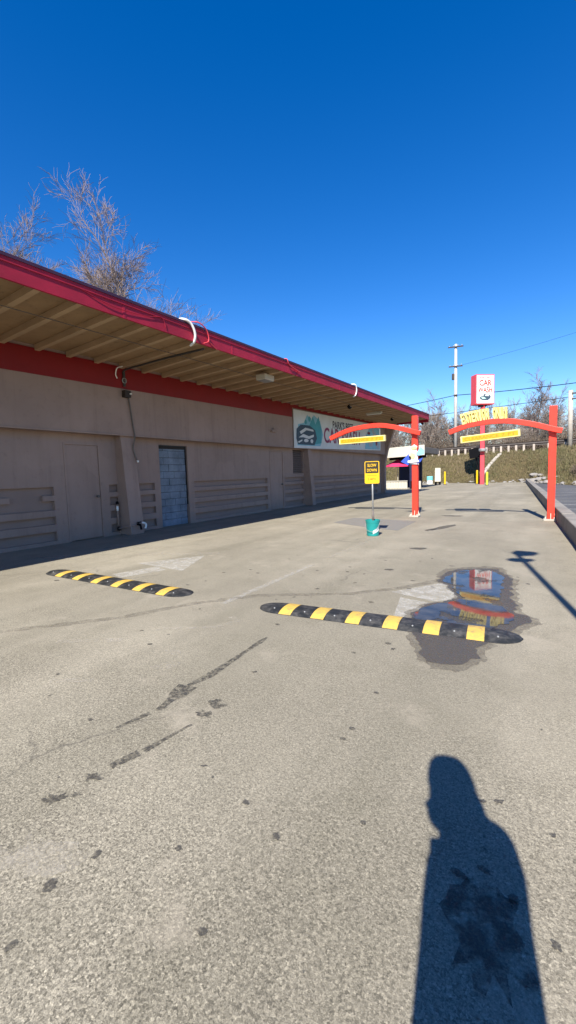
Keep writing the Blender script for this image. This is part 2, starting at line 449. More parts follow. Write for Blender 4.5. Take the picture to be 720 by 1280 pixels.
# ------------------------------------------------------------------ ground
KX = lambda y: .39-.0669*(y-8.96)            # kerb inner line
def foot(x):                                  # where the embankment starts
    pts = [(-80, 47), (-3.2, 46.6), (-2.2, 46.2), (0, 41.5), (2, 36.5), (5, 34), (40, 30), (300, 20)]
    if x <= pts[0][0]: return 47
    for (a, b), (c, d) in zip(pts, pts[1:]):
        if x <= c: return b+(d-b)*(x-a)/(c-a)
    return 20
def hz(x, y):
    f = foot(x); top = 51.6 + (0 if x < 0 else -.10*min(x, 30)); t = (y-f)/(top-f)
    H = 3.25+.02*max(-20, min(8, x))
    if t <= 0: return -.035
    t2 = min(1, t); s = t2*t2*(3-2*t2)*.55+t2*.45
    n = noise.noise(V((x*.35, y*.35, 0)))*.16+noise.noise(V((x*1.1, y*1.1, 3)))*.07
    z = H*s+n*min(1, t*3)*(1 if t < 1.05 else .4)-.035*(1-t2)
    if y > 75: z += min(14, (y-75)*.05)
    return z
def grid(x0, x1, nx, y0, y1, ny, fx=None):
    vs_, fs = [], []
    for j in range(ny+1):
        for i in range(nx+1):
            x = x0+(x1-x0)*i/nx; y = y0+(y1-y0)*j/ny
            vs_.append((x, y, hz(x, y)))
    for j in range(ny):
        for i in range(nx):
            a = j*(nx+1)+i; fs.append((a, a+1, a+nx+2, a+nx+1))
    return vs_, fs
def uneven(lo, hi, dense_lo, dense_hi, step, far):
    xs = [lo]; x = lo
    out = []
    x = dense_lo
    while x <= dense_hi: out.append(x); x += step
    s = step*1.5; x = dense_lo
    left = []
    while x > lo: x -= s; s *= 1.5; left.append(max(x, lo))
    s = step*1.5; x = out[-1]; right = []
    while x < hi: x += s; s *= 1.5; right.append(min(x, hi))
    return left[::-1]+out+right
xs = uneven(-900, 900, -40, 20, .6, 0); ys = uneven(-300, 1600, 24, 60, .5, 0)
g = MB()
for y in ys:
    for x in xs: g.v.append(V((x, y, hz(x, y))))
nx = len(xs)
for j in range(len(ys)-1):
    for i in range(nx-1): a = j*nx+i; g.f.append((a, a+1, a+nx+1, a+nx))
t = g.build('terrain', 'terrain', smooth=True, fix=False); t['kind'] = 'structure'
rnd = random.Random(5)
edge = [(-60, 45.2)]; x = -60
while x < -3.2:
    x += rnd.uniform(.4, 1.0); edge.append((min(x, -2.6), 45.9+rnd.uniform(-.35, .35)+(0 if x < -10 else .1*(x+10)*.3)))
lot = [(-60, -40), (KX(-40)+.1, -40), (KX(46.8)+.1, 46.8)]+edge[::-1]
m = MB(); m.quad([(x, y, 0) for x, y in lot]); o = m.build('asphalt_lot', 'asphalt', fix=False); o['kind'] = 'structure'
KW = .27
m = MB(); m.quad([(KX(-40)+KW-.05, -40, 0), (60, -40, 0), (60, 27, 0), (12, 31.5, 0), (5, 33.2, 0), (2, 35.8, 0), (0, 40.6, 0), (KX(45.2)+KW-.05, 45.2, 0)])
o = m.build('parking_lot', 'lot2', fix=False); o['kind'] = 'structure'
# kerb wall between the two lots
m = MB(); rk = random.Random(2); y = -25.0
while y < 46.6:
    y2 = min(46.8, y+3.05); gp = .012
    z = .335+rk.uniform(-.012, .012)
    P = [(KX(y)+.0, y+gp), (KX(y2), y2-gp), (KX(y2)+KW, y2-gp), (KX(y)+KW, y+gp)]
    m.prism(P, (0,0,-.05), (1,0,0), (0,1,0), (0,0,z+.05)); y = y2
o = m.build('kerb', 'kerb', bevel=.02); o['kind'] = 'structure'
# parking bay lines, right lot
polys = []
for y0 in (11.0, 12.9, 14.8, 16.7, 18.6, 20.5, 22.4, 24.6, 27, 29.6, 32):
    for xa, xb in ((KX(y0)+.42, KX(y0)+5.6),):
        polys.append(path_poly([(xa, y0), (xb, y0+.35)], .2))
sheet('bay_line', polys, .004, 'mark', feather=.02)

# ------------------------------------------------------------------ marks on the asphalt
sheet('arrow_marking', [[(-5.9, 4.62), (-5.36, 4.58), (-4.74, 4.52), (-5.28, 5.62)], path_poly([(-5.42, 3.86), (-5.20, 4.52)], .34)], .004, 'mark', feather=.03)
sheet('arrow_marking', [[(-1.58, 4.78), (-1.02, 5.62), (-.78, 4.84), (-1.06, 4.62)], [(-1.42, 4.62), (-1.06, 4.54), (-.93, 3.95), (-1.28, 3.93)]], .004, 'mark', feather=.03)
sheet('lane_line', [path_poly([(-3.09, 3.52), (-3.11, 4.5), (-3.14, 5.7)], .09)], .004, 'mark_faint', feather=.02)
sheet('lane_line', [path_poly([(-3.15, 6.3), (-3.2, 8.6)], .09)], .004, 'mark_ghost', feather=.02)
sheet('ghost_marking', [path_poly([(-5.2, 5.9), (-6.6, 5.2)], .25, .35), path_poly([(-3.15, 2.62), (-2.62, 2.95)], .07, .05),
      path_poly([(-2.66, 2.95), (-2.58, 3.16), (-2.72, 3.22)], .07), blob(-2.6, 2.32, .09, .05, .3, seed=4), blob(-2.45, 2.12, .10, .06, .8, seed=5),
      path_poly([(-3.7, 2.0), (-3.2, 2.3)], .08), path_poly([(-3.0, 1.55), (-2.75, 1.72)], .07), blob(-1.62, .74, .2, .09, .4, seed=8),
      path_poly([(-9.2, 31.5), (-5.9, 31.2)], .5), path_poly([(-4.9, 27), (-3.1, 27)], .55), path_poly([(-4.6, 35), (-2.8, 35)], .6),
      path_poly([(-7.4, 20), (-5.8, 20.2)], .35), path_poly([(-7.9, 5.4), (-6.8, 5.9)], .3), path_poly([(-8.2, 4.2), (-7.3, 4.5)], .25)], .0035, 'mark_ghost', feather=.05)
sheet('seam', [path_poly([(-4.9, 1.5), (-4.45, 1.87), (-3.75, 2.68), (-3.39, 3.40), (-2.91, 3.98), (-1.97, 4.52), (-1.54, 5.0), (-1.1, 5.7), (-.6, 6.6)], .10, .10, .35, 3)], .003, 'seam', feather=.03)
sheet('asphalt_patch', [[(-5.3, 10.95), (-5.25, 12.35), (-3.2, 11.9), (-3.1, 9.9), (-3.85, 10.15)]], .003, 'patchm', feather=.05)
sheet('crack_seal', [path_poly([(-2.09, 2.95), (-2.07, 2.55), (-2.05, 2.16), (-2.08, 1.98)], .035, .06, .5, 1), path_poly([(-2.08, 1.98), (-2.02, 1.67)], .10, .08, .5, 2),
      path_poly([(-2.04, 1.62), (-2.09, 1.42)], .04, .03, .6, 9),
      blob(-1.76, 1.9, .055, .04, 0, seed=2, j=.5), blob(-1.74, 1.78, .05, .035, 0, seed=3, j=.5), path_poly([(-1.73, 1.66), (-1.75, 1.55), (-1.78, 1.36)], .03, .05, .6, 4),
      path_poly([(-1.79, 1.34), (-1.83, 1.2)], .05, .035, .6, 5), blob(-1.84, 1.11, .05, .03, .5, seed=7, j=.5), blob(-1.86, .94, .06, .03, .7, seed=8, j=.5), blob(-1.8, 1.0, .03, .015, .5, seed=9, j=.5)], .004, 'crack', feather=.02)
st = [blob(-2.24, 10.85, .12, .62, -.25, seed=11, j=.12), blob(-2.42, 10.3, .09, .25, -.3, seed=12), blob(-2.04, 7.72, .16, .1, .3, seed=13), blob(-1.97, 5.88, .07, .05, .3, seed=14),
      blob(-1.47, .70, .020, .028, .3, seed=15), blob(-1.44, .86, .014, .020, .2, seed=16), blob(-.93, 2.5, .018, .012, seed=17), blob(-.91, 2.07, .02, .014, seed=18), blob(-.92, 1.96, .018, .013, seed=19),
      blob(-1.38, .53, .012, .018, seed=20), blob(-.16, 1.89, .025, .012, .6, seed=21, j=.4), blob(-.22, 1.86, .014, .01, .6, seed=22), blob(-1.5, 5.4, .03, .02, seed=23), blob(-1.43, 5.0, .03, .022, seed=24),
      blob(-1.65, 4.3, .03, .02, seed=25), blob(-1.2, 5.2, .025, .018, seed=26), blob(-1.12, 3.3, .025, .02, seed=27), blob(-1.3, 3.0, .02, .015, seed=28), blob(-1.1, 1.35, .02, .013, seed=29, j=.4), blob(-.89, 1.27, .012, .02, .5, seed=30, j=.4),
      blob(-2.3, 1.4, .02, .014, seed=31), blob(-2.9, 2.35, .025, .018, seed=32), blob(-3.6, 4.9, .03, .02, seed=33), blob(-6.0, 3.3, .05, .03, seed=34), blob(-2.55, 13.6, .3, .16, seed=35), blob(-.9, .86, .016, .012, seed=36), blob(-.62, 1.5, .012, .010, seed=37),
      ]
rs_ = random.Random(77)
for i in range(55):
    yy = rs_.uniform(.9, 7); r_ = rs_.uniform(.005, .013)*(1+.25*yy)
    st.append(blob(rs_.uniform(-2.6-.4*yy, .1), yy, r_, r_*rs_.uniform(.4, .9), rs_.uniform(0, 3), 12, .35, 100+i))
sheet('oil_stain', st, .0045, 'stain', feather=.012)
wet = [(-1.24, 5.72), (-1.17, 6.15), (-.95, 6.47), (-.64, 6.52), (-.5, 6.27), (-.42, 5.97), (-.36, 5.3), (-.30, 4.62), (-.19, 4.52), (-.14, 4.36), (-.20, 4.20), (-.30, 3.92), (-.42, 3.62), (-.45, 3.40), (-.47, 3.28), (-.57, 3.14), (-.71, 3.10), (-.84, 3.24), (-.93, 3.5), (-1.06, 3.9), (-1.16, 4.18), (-1.10, 4.5), (-.86, 4.92), (-1.0, 5.2)]
sheet('damp_stain', [blob(-.14, 1.30, .115, .16, .2, 26, .35, 41), blob(-.24, 1.46, .03, .02, 0, 12, .5, 42), blob(-.17, 1.52, .025, .015, 0, 12, .5, 43), blob(-.20, 1.60, .03, .012, .5, 12, .5, 44), blob(-.08, 1.46, .02, .03, 0, 12, .5, 45)], .004, 'damp', feather=.03)
sheet('wet_asphalt', [wet], .005, 'wet', feather=.05, rag=.085)
sheet('damp_fringe', [[(-.71+(x+.71)*1.13, 4.75+(y-4.75)*1.07) for x, y in wet]], .0046, 'fringe', feather=.10, rag=.10)
wat = [(-1.16, 5.70), (-1.08, 6.08), (-.90, 6.36), (-.66, 6.38), (-.55, 6.1), (-.49, 5.7), (-.45, 5.2), (-.41, 4.75), (-.30, 4.5), (-.28, 4.32), (-.40, 4.1), (-.62, 3.93), (-1.0, 3.9), (-1.12, 4.16), (-1.07, 4.46), (-.80, 4.84), (-.85, 5.02), (-.97, 5.26)]
o = sheet('puddle', [wat], .009, 'water', feather=.05, rag=.075)

# ------------------------------------------------------------------ rubber speed bumps
def speed_bump(a, b, stripes, wid, label, seed):
    a, b = V(a), V(b); L = (b-a).length; ang = atan2(b.y-a.y, b.x-a.x)
    root = thing('speed_bump', ((a.x+b.x)/2, (a.y+b.y)/2, 0), label, 'speed bump', 'rubber speed bumps across the drive lanes')
    F = Matrix.Translation(V((a.x, a.y, 0))) @ Matrix.Rotation(ang, 4, 'Z')
    W, H = wid, .037
    def prof(u):                       # half width and height along the length, rounded ends
        e = min(u, L-u); R = .26
        k = 1 if e >= R else sqrt(max(0.0, 1-((R-e)/R)**2))
        return max(.012, W/2*k), max(.004, H*min(1, .15+.85*k))
    def strip(u0, u1, n, lift, inset=0):
        mb = MB(); sec = 10
        for i in range(n+1):
            u = u0+(u1-u0)*i/n; hw, h = prof(u); hw -= inset
            for k in range(sec+1):
                t = -1+2*k/sec; zz = h*(1-abs(t)**2.6)
                mb.v.append(F @ V((u, hw*t, max(.002, zz)+lift)))
        for i in range(n):
            for k in range(sec):
                p = i*(sec+1)+k; mb.f.append((p, p+1, p+sec+2, p+sec+1))
        b0 = len(mb.v)
        return mb
    strip(0, L, 90, 0).build('body', 'rubber', root, smooth=True)
    for s0, s1 in stripes: strip(s0, s1, 4, .003, .004).build('stripe', 'tape', root, smooth=True)
    rr = random.Random(seed)
    for i in range(len(stripes)+1):    # reflectors / bolt heads on the black sections
        u = .5*((stripes[i-1][1] if i else .1)+(stripes[i][0] if i < len(stripes) else L-.1))
        for sy in (-.27,):
            mb = MB(); c = F @ V((u+rr.uniform(-.02, .02), sy*W, H*(1-.54**2.6)-.002))
            mb.lathe([(.009, 0), (.009, .006), (.005, .010)], 8, c); mb.build('bolt', 'grey', root)
    return root
speed_bump((-6.70, 3.62), (-3.68, 3.62), [(.40+.44*i, .545+.44*i) for i in range(6)], .36, 'black and yellow rubber speed bump on the left lane, nearer the wall', 1)
speed_bump((-2.66, 3.66), (-.17, 3.90), [(.30+.355*i, .435+.355*i) for i in range(6)], .36, 'black and yellow rubber speed bump running through the puddle', 2)

# ------------------------------------------------------------------ car wash building
XR, XU, XE = -9.45, -9.15, -6.50
zt = lambda y: .011*(y-4)
bld = thing('car_wash_building', (-9.45, 10, 0), 'long low beige wash building with red fascia and deep raftered eaves', 'building')
Y0, Y1 = -7.0, 26.75
# lower wall: plates around recessed grooves
m = MB(); T = .085
RZ = [(.08, .29), (.45, .63), (.77, .98), (1.10, 1.29)]
def plate(y0, y1, z0, z1, x1=XR): m.box(XR-T, x1, y0, y1, z0, z1)
def dado(y0, y1, skip=()):
    zz = 0
    for i, (a, b) in enumerate(RZ+[(2.52, 2.52)]):
        if i not in skip: plate(y0, y1, zz, a)
        zz = b
def full(y0, y1, z0=0, z1=2.52): plate(y0, y1, z0, z1)
full(Y0, -3.2); dado(-3.2, 1.2); full(1.2, 1.9); full(1.9, 2.9, 2.3, 2.52); full(2.9, 3.3)
dado(3.3, 4.37); dado(4.37, 5.04, skip=(3,)); dado(5.04, 5.30); full(5.30, 5.58); full(5.58, 6.50, 2.30, 2.52)
full(6.50, 6.70); dado(6.70, 7.05); full(7.05, 7.62); dado(7.62, 8.15); full(8.15, 8.36); full(8.36, 9.46, 2.36, 2.52); full(9.46, 9.70)
dado(9.70, 13.72); full(13.72, 13.90); full(13.90, 14.90, 2.38, 2.52); full(14.90, 15.0); dado(15.0, 15.68)
full(15.68, 16.58, 2.46, 2.52); 
zz = 0
for a, b in RZ: plate(15.68, 16.58, zz, a); zz = b
plate(15.68, 16.58, 1.29, 1.45)
full(16.58, 17.42); dado(17.42, 26.05); full(26.05, Y1)
m.build('lower_wall', 'wall', bld)
m = MB()
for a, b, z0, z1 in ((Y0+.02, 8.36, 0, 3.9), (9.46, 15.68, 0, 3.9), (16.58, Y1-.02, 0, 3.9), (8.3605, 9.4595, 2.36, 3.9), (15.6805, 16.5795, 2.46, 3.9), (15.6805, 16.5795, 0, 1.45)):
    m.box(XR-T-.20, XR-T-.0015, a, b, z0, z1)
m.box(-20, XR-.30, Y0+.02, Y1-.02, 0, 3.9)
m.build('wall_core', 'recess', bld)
m = MB()
m.prism([(Y0, 2.52), (Y1, 2.52), (Y1, 4.228+zt(Y1)), (Y0, 4.228+zt(Y0))], (XU, 0, 0), (0,1,0), (0,0,1), (-.28, 0, 0))
m.build('upper_wall', 'wall', bld)
m = MB(); m.box(XU-.004, XU+.022, Y0, Y1, 2.50, 2.535); m.build('drip_edge', 'wall', bld)
m = MB(); m.prism([(Y0, 3.62+zt(Y0)), (15.2, 3.64+zt(15.2)), (15.2, 4.16+zt(15.2)), (Y0, 4.16+zt(Y0))], (XU-.002, 0, 0), (0,1,0), (0,0,1), (.022, 0, 0))
m.prism([(15.2, 4.02+zt(15.2)), (Y1, 4.02+zt(Y1)), (Y1, 4.16+zt(Y1)), (15.2, 4.16+zt(15.2))], (XU-.002, 0, 0), (0,1,0), (0,0,1), (.02, 0, 0))
m.build('red_band', 'red_band', bld)
# battered piers
for ya, yb in ((6.95, 7.36), (16.62, 16.92)):
    m = MB()
    m.prism([(XR-.04, 0), (-9.02, 0), (-9.22, 2.52), (XR-.04, 2.52)], (0, ya, 0), (1,0,0), (0,0,1), (0, yb-ya, 0))
    m.build('pier', 'wall', bld, bevel=.012)
# flared end wall
m = MB(); m.prism([(-9.6, 0), (-9.20, 0), (-9.20, 1.9), (-9.02, 2.75), (-8.45, 4.16+zt(26)), (-9.6, 4.2+zt(26))], (0, 26.76, 0), (1,0,0), (0,0,1), (0, .28, 0)); m.build('end_wall', 'wall', bld)
# roof, soffit, rafters, fascia
YE = 27.1
def sl(y, x, dz=0):                      # underside line of the sloping eave
    return 4.12+zt(y)+(x-XU)/(XE-XU)*.13+dz
m = MB()
for y in (Y0-.4, YE):
    pass
def slab(x0, x1, y0, y1, d0, d1):
    P = []
    for y in (y0, y1):
        P.append([(x, y, sl(y, x, d)) for x, d in ((x0, d0), (x1, d0), (x1, d1), (x0, d1))])
    b = len(m.v); m.v += [V(p) for q in P for p in q]
    for f in ((0,1,2,3),(7,6,5,4),(0,4,5,1),(1,5,6,2),(2,6,7,3),(3,7,4,0)): m.f.append(tuple(b+i for i in f))
slab(XU+.0, XE-.02, Y0-.4, YE, .11, .16); m.build('soffit', 'soffit', bld)
m = MB()
slab(-21, XE-.02, Y0-.4, YE, .17, .26); m.build('roof', 'roof', bld)
y = Y0-.2
while y < YE-.05:
    m = MB(); slab(XU+.02, XE-.03, y, y+.10, -.005, .108); o = m.build('rafter', 'rafter', bld); y += .675
m = MB()
for (za, zb, x0, x1) in ((-.02, .285, XE-.018, XE+.022),):
    m.prism([(Y0-.4, 4.255+zt(Y0)+za), (YE, 4.255+zt(YE)+za), (YE, 4.255+zt(YE)+zb), (Y0-.4, 4.255+zt(Y0)+zb)], (x0, 0, 0), (0,1,0), (0,0,1), (x1-x0, 0, 0))
m.prism([(Y0-.4, 4.255+zt(Y0)+.21), (YE, 4.255+zt(YE)+.21), (YE, 4.255+zt(YE)+.225), (Y0-.4, 4.255+zt(Y0)+.225)], (XE+.0225, 0, 0), (0,1,0), (0,0,1), (.014, 0, 0))
m.box(-21, XE-.02, YE-.005, YE+.035, 4.1+zt(YE), 4.55+zt(YE))
m.build('fascia', 'fascia', bld)
for yj in (-3.9, -.9, 2.1, 5.1, 8.1, 11.1, 14.1, 17.1, 20.1, 23.1, 26.0):
    m = MB(); m.box(XE+.0222, XE+.0262, yj, yj+.05, 4.255+zt(yj)-.022, 4.255+zt(yj)+.208); m.build('joint_cover', 'fascia', bld)
m = MB(); m.prism([(Y0-.42, 4.255+zt(Y0)+.287), (YE+.04, 4.255+zt(YE)+.287), (YE+.04, 4.255+zt(YE)+.335), (Y0-.42, 4.255+zt(Y0)+.335)], (XE-.3, 0, 0), (0,1,0), (0,0,1), (.335, 0, 0))
m.build('roof_edge', 'roof_edge', bld)
# doors
def door(y0, y1, z1, hinge_left=True):
    m = MB(); m.box(XR-.045, XR-.018, y0+.05, y1-.05, .02, z1-.05); d = m.build('door', 'wall', bld, bevel=.004)
    f = MB(); f.box(XR-.048, XR+.012, y0, y0+.048, 0, z1); f.box(XR-.048, XR+.012, y1-.048, y1, 0, z1); f.box(XR-.048, XR+.012, y0+.0485, y1-.0485, z1-.048, z1)
    f.build('frame', 'wall', d)
    k = MB(); c = (XR-.018, y1-.14, 1.02)
    k.tube([c, (XR+.03, y1-.14, 1.02)], .022, 10); k.tube([(XR+.028, y1-.14, 1.02), (XR+.06, y1-.14, 1.02)], .034, 12); k.build('knob', 'cable', d)
    for z in (.25, 1.18, 2.0):
        h = MB(); h.tube([(XR-.012, y0+.05, z-.06), (XR-.012, y0+.05, z+.06)], .013, 8); h.build('hinge', 'cable', d)
door(5.58, 6.50, 2.30); door(13.90, 14.90, 2.38); door(1.9, 2.9, 2.3)
# blocked doorway: cinder blocks with raked joints
def blockmat():
    k = NT('bare_cinder_block'); p = k.pos(); n = k.noise(p, 2.2, 5, .6); f = k.noise(p, 60, 3, .7)
    c = k.mix(k.ramp(n, [(.35, 0), (.65, 1)]), (.12, .15, .185), (.22, .26, .31))
    k.color(k.mix(.5, c, k.ramp(f, [(.3, .7), (.7, 1.3)]), 'MULTIPLY')); k.rough(.9); k.bump(f, .5, .006); return k.m
M['block'] = blockmat(); M['mortar'] = paint('rough_mortar', (.085, .095, .105), .95, .3, 4, bump=.5)
M['joint'] = paint('dark_joint', (.035, .03, .028), .95, .2, 4)
m = MB(); m.box(XR-.20, XR-.115, 8.362, 9.458, 0, 2.36); bw = m.build('block_infill', 'mortar', bld)
rk = random.Random(7); m = MB(); z = .005; row = 0
while z < 2.25:
    yy = 8.385-(.2 if row % 2 else 0)
    while yy < 9.44:
        a, b = max(8.385, yy), min(9.438, yy+.392)
        if b-a > .04:
            m.box(XR-.118, XR-.088+rk.uniform(-.012, .008), a, b, z, z+.19)
        yy += .40
    z += .20; row += 1
m.build('block', 'block', bw, bevel=.006)
m = MB(); J = XR-.088
for (a, b, c_, d) in ((8.40, 9.44, 2.205, 2.225), (8.42, 9.44, 1.998, 2.02), (8.78, 9.44, 1.79, 1.815)):
    m.box(XR-.119, J-.014, a, b, c_, d)
for (y_, z0, z1) in ((8.58, 2.02, 2.2), (8.98, 2.02, 2.2), (8.78, 1.81, 2.0), (9.18, 1.81, 2.0), (9.2, 1.2, 1.4), (9.2, .8, 1.0)): m.box(XR-.119, J-.0145, y_-.014, y_+.014, z0, z1)
m.box(XR-.119, XR-.05, 8.364, 8.384, .3, 2.34); m.box(XR-.119, XR-.05, 9.442, 9.456, .6, 2.34); m.box(XR-.118, XR-.07, 8.3845, 9.4415, 2.255, 2.345)
m.build('open_joint', 'joint', bw)
# louvre vent
m = MB(); m.box(XR-.2, XR-.15, 15.69, 16.57, 1.46, 2.455); v = m.build('vent', 'dark', bld)
m = MB()
for i in range(12):
    z = 1.50+i*.08; m.box(XR-.14, XR-.03, 15.69, 16.57, z, z+.012, Matrix.Translation((XR-.08, 0, z)) @ Matrix.Rotation(radians(35), 4, 'Y') @ Matrix.Translation((-XR+.08, 0, -z)))
m.build('louvre', 'recess', v)
for yv in (8.9, 14.6):
    m = MB(); m.box(XU+.001, XU+.05, yv+.5, yv+.72, 2.98, 3.02); 
m = MB(); m.box(XU-.001, XU+.09, 13.6, 13.9, 3.05, 3.13); m.tube([(XU+.05, 13.75, 3.12), (XU+.05, 13.75, 3.2)], .02, 8); m.build('bracket', 'wall', bld)

# ------------------------------------------------------------------ fittings hung on the building
def tube_thing(name, mat, paths, label, cat, n=8):
    m = MB()
    for pts, r in paths: m.tube(pts, r, n)
    return tag(m.build(name, mat, smooth=True), label, cat)
def curve(pts, n=8):
    P = [V(p) for p in pts]; out = []
    for i in range(len(P)-1):
        p0, p1, p2, p3 = P[max(i-1,0)], P[i], P[i+1], P[min(i+2,len(P)-1)]
        for k in range(n):
            t = k/n; out.append(.5*((2*p1)+(p2-p0)*t+(2*p0-5*p1+4*p2-p3)*t*t+(3*p1-p0-3*p2+p3)*t**3))
    return out+[P[-1]]
e = XE
tube_thing('hose', 'white', [(curve([(e-.25, 6.489, 4.632), (e+.02, 6.555, 4.641), (e+.085, 6.707, 4.589), (e+.09, 6.819, 4.426), (e+.03, 6.852, 4.271), (e-.1, 6.859, 4.211)]), .026)], 'thick white hose curling over the red fascia', 'hose', 10)
tube_thing('cable', 'pinkred', [(curve([(e-.1, 6.82, 4.68), (e+.06, 6.97, 4.68), (e+.08, 7.19, 4.58), (e+.06, 7.27, 4.38), (e+.05, 7.12, 4.29)]), .012),
                               (curve([(e+.04, 7.27, 4.40), (e+.05, 7.42, 4.30), (e+.03, 7.57, 4.26)]), .010)], 'thin red cable looped beside the white hose', 'cable')
tube_thing('pipe', 'white', [(curve([(e-.1, 15.38, 4.76), (e+.05, 15.48, 4.75), (e+.06, 15.58, 4.58), (e+.04, 15.53, 4.38), (e-.05, 15.48, 4.30)]), .022)], 'short white pipe bent over the far fascia', 'pipe')
tube_thing('cable', 'pinkred', [(curve([(e-.1, 10.48, 4.68), (e+.05, 10.53, 4.67), (e+.06, 10.63, 4.54), (e+.05, 10.98, 4.48), (e+.05, 11.28, 4.43)]), .013)], 'short red cable end hanging by the square soffit lamp', 'cable')
tube_thing('cable', 'fascia', [(curve([(e+.03, 4.27, 4.48), (e+.04, 4.87, 4.38), (e+.035, 5.57, 4.42), (e+.04, 5.97, 4.50), (e+.035, 6.07, 4.33)]), .005)], 'painted cable sagging across the near fascia', 'cable')
def cbl(y): return (-7.35, y, sl(y, -7.35, -.03))
tube_thing('cable', 'cable', [([cbl(-5+.8*i) for i in range(40)], .008)], 'long thin cable strung under the eave rafters', 'cable', 5)
tube_thing('conduit', 'dark', [(curve([(e-.05, 7.22, 4.215), (-7.6, 7.14, sl(7, -7.6, -.045)), (-8.4, 7.09, sl(7, -8.4, -.045)), (-9.0, 7.06, sl(7, -9.0, -.05)), (XU+.06, 7.06, 4.02)]), .024)], 'dark conduit crossing the soffit to the wall', 'conduit')
bx = thing('junction_box', (XU, 7.1, 3.55), 'small rusty junction box under the red band', 'junction box')
m = MB(); m.box(XU-.002, XU+.13, 7.02, 7.20, 3.45, 3.62); m.build('box', 'rail', bx, bevel=.01)
m = MB(); m.lathe([(.0, 0), (.03, .01), (.03, .03), (0, .04)], 10, (XU+.15, 7.17, 3.52)); m.build('cap', 'white', bx, smooth=True)
mt = thing('wall_fitting', (XU, 7.08, 3.86), 'round pale cable fitting on the red band', 'cable fitting')
m = MB()
for k in range(20):
    a, b = 2*pi*k/20, 2*pi*(k+1)/20
    m.tube([(XU+.05, 7.08+.055*cos(a), 3.86+.06*sin(a)), (XU+.05, 7.08+.055*cos(b), 3.86+.06*sin(b))], .014, 6)
m.build('ring', 'grey', mt)
m = MB(); m.box(XU+.02, XU+.06, 7.05, 7.11, 3.72, 4.08); m.build('mount', 'dark', mt)
tube_thing('cable', 'white', [(curve([(XU+.25, 6.9, 4.14), (XU+.1, 6.86, 4.12), (XU+.05, 6.84, 3.98), (XU+.05, 6.88, 3.88)]), .013)], 'short white cable end over the red band', 'cable')
tube_thing('cable', 'cable', [(curve([(XU+.03, 7.19, 3.46), (XU+.035, 7.22, 3.2), (XU+.03, 7.27, 2.8), (XU+.04, 7.30, 2.5), (-9.17, 7.28, 2.2), (-9.13, 7.34, 1.9)]), .016)], 'dark cable running down the wall to the pier', 'cable')
m = MB(); m.lathe([(.0, 0), (.028, .005), (.028, .05), (0, .055)], 10, (-9.11, 7.35, 1.84)); tag(m.build('socket', 'white', smooth=True), 'small white socket at the end of the pier cable', 'socket')
# standpipe by first pier
sp = thing('standpipe', (XR+.06, 6.86, 0), 'capped standpipe with dark valve joints beside the near pier', 'pipe')
m = MB(); m.tube([(XR+.06, 6.86, .2), (XR+.06, 6.86, .80)], .022, 8); m.build('pipe', 'wall', sp, smooth=True)
m = MB(); m.tube([(XR+.06, 6.86, .62), (XR+.06, 6.86, .74)], .028, 10); m.build('label_sleeve', 'white', sp, smooth=True)
m = MB(); m.lathe([(.035, .78), (.035, .84), (.02, .86)], 10, (XR+.06, 6.86, 0)); m.build('valve', 'black', sp); m = MB(); m.lathe([(.04, .12), (.045, .18), (.03, .22)], 10, (XR+.06, 6.86, 0)); m.build('valve', 'black', sp)
tp = thing('tap', (-9.0, 7.2, .2), 'dark outdoor tap with white hose bib at the pier foot', 'tap')
m = MB(); m.tube(curve([(XR+.06, 6.84, .16), (-9.1, 6.92, .22), (-8.99, 7.1, .24)]), .016, 8); m.build('supply_pipe', 'wall', tp, smooth=True)
m = MB(); m.tube([(-9.0, 7.13, .26), (-8.9, 7.15, .24)], .03, 8); m.tube([(-8.91, 7.15, .24), (-8.89, 7.16, .12)], .026, 8); m.tube([(-8.95, 7.08, .31), (-8.95, 7.2, .31)], .014, 8); m.tube([(-8.95, 7.14, .25), (-8.95, 7.14, .31)], .01, 6); m.build('valve', 'black', tp)
m = MB(); m.tube(curve([(-8.9, 7.2, .30), (-8.86, 7.28, .25), (-8.87, 7.27, .14)]), .026, 8); m.build('hose_bib', 'white', tp, smooth=True)
# soffit lights
sb = thing('soffit_light', (-7.05, 10.4, sl(10.4, -7.05)), 'square white box lamp under the eave', 'lamp')
z = sl(10.4, -7.05)
m = MB(); m.box(-7.28, -6.95, 10.15, 10.62, z-.16, z+.0); m.build('housing', 'offwhite', sb, bevel=.015)
m = MB(); m.box(-7.25, -6.98, 10.18, 10.59, z-.172, z-.161); m.build('lens', 'grey', sb)
def flood(x, y, label):
    z = sl(y, x); r = thing('floodlight', (x, y, z), label, 'lamp', 'small dark floodlights under the eave')
    m = MB(); m.tube([(x, y, z+.02), (x, y, z-.08)], .02, 8); m.build('arm', 'dark', r)
    m = MB(); R = Matrix.Translation((x, y, z-.13)) @ Matrix.Rotation(radians(-35), 4, 'Y'); m.box(-.06, .06, -.09, .09, -.07, .07, R); m.build('head', 'black', r, bevel=.01)
    m = MB(); m.box(.0605, .066, -.075, .075, -.055, .055, R); m.build('lens', 'grey', r)
flood(-7.45, 17.2, 'small black floodlight under the eave beside the white pipe'); flood(-7.6, 23.4, 'small black floodlight further along the eave, near the gate post'); flood(-7.0, 27.55, 'small black floodlight at the far end corner of the eave')
fx = thing('tube_light', (-7.6, 20.6, sl(20.6, -7.6)), 'pale strip light fixed under the far eave', 'lamp')
z = sl(20.6, -7.6); m = MB(); m.box(-8.0, -7.2, 20.5, 20.68, z-.09, z); m.build('housing', 'offwhite', fx, bevel=.01)
m = MB(); m.tube([(-7.97, 20.59, z-.11), (-7.23, 20.59, z-.11)], .02, 8); m.build('tube', 'white', fx)

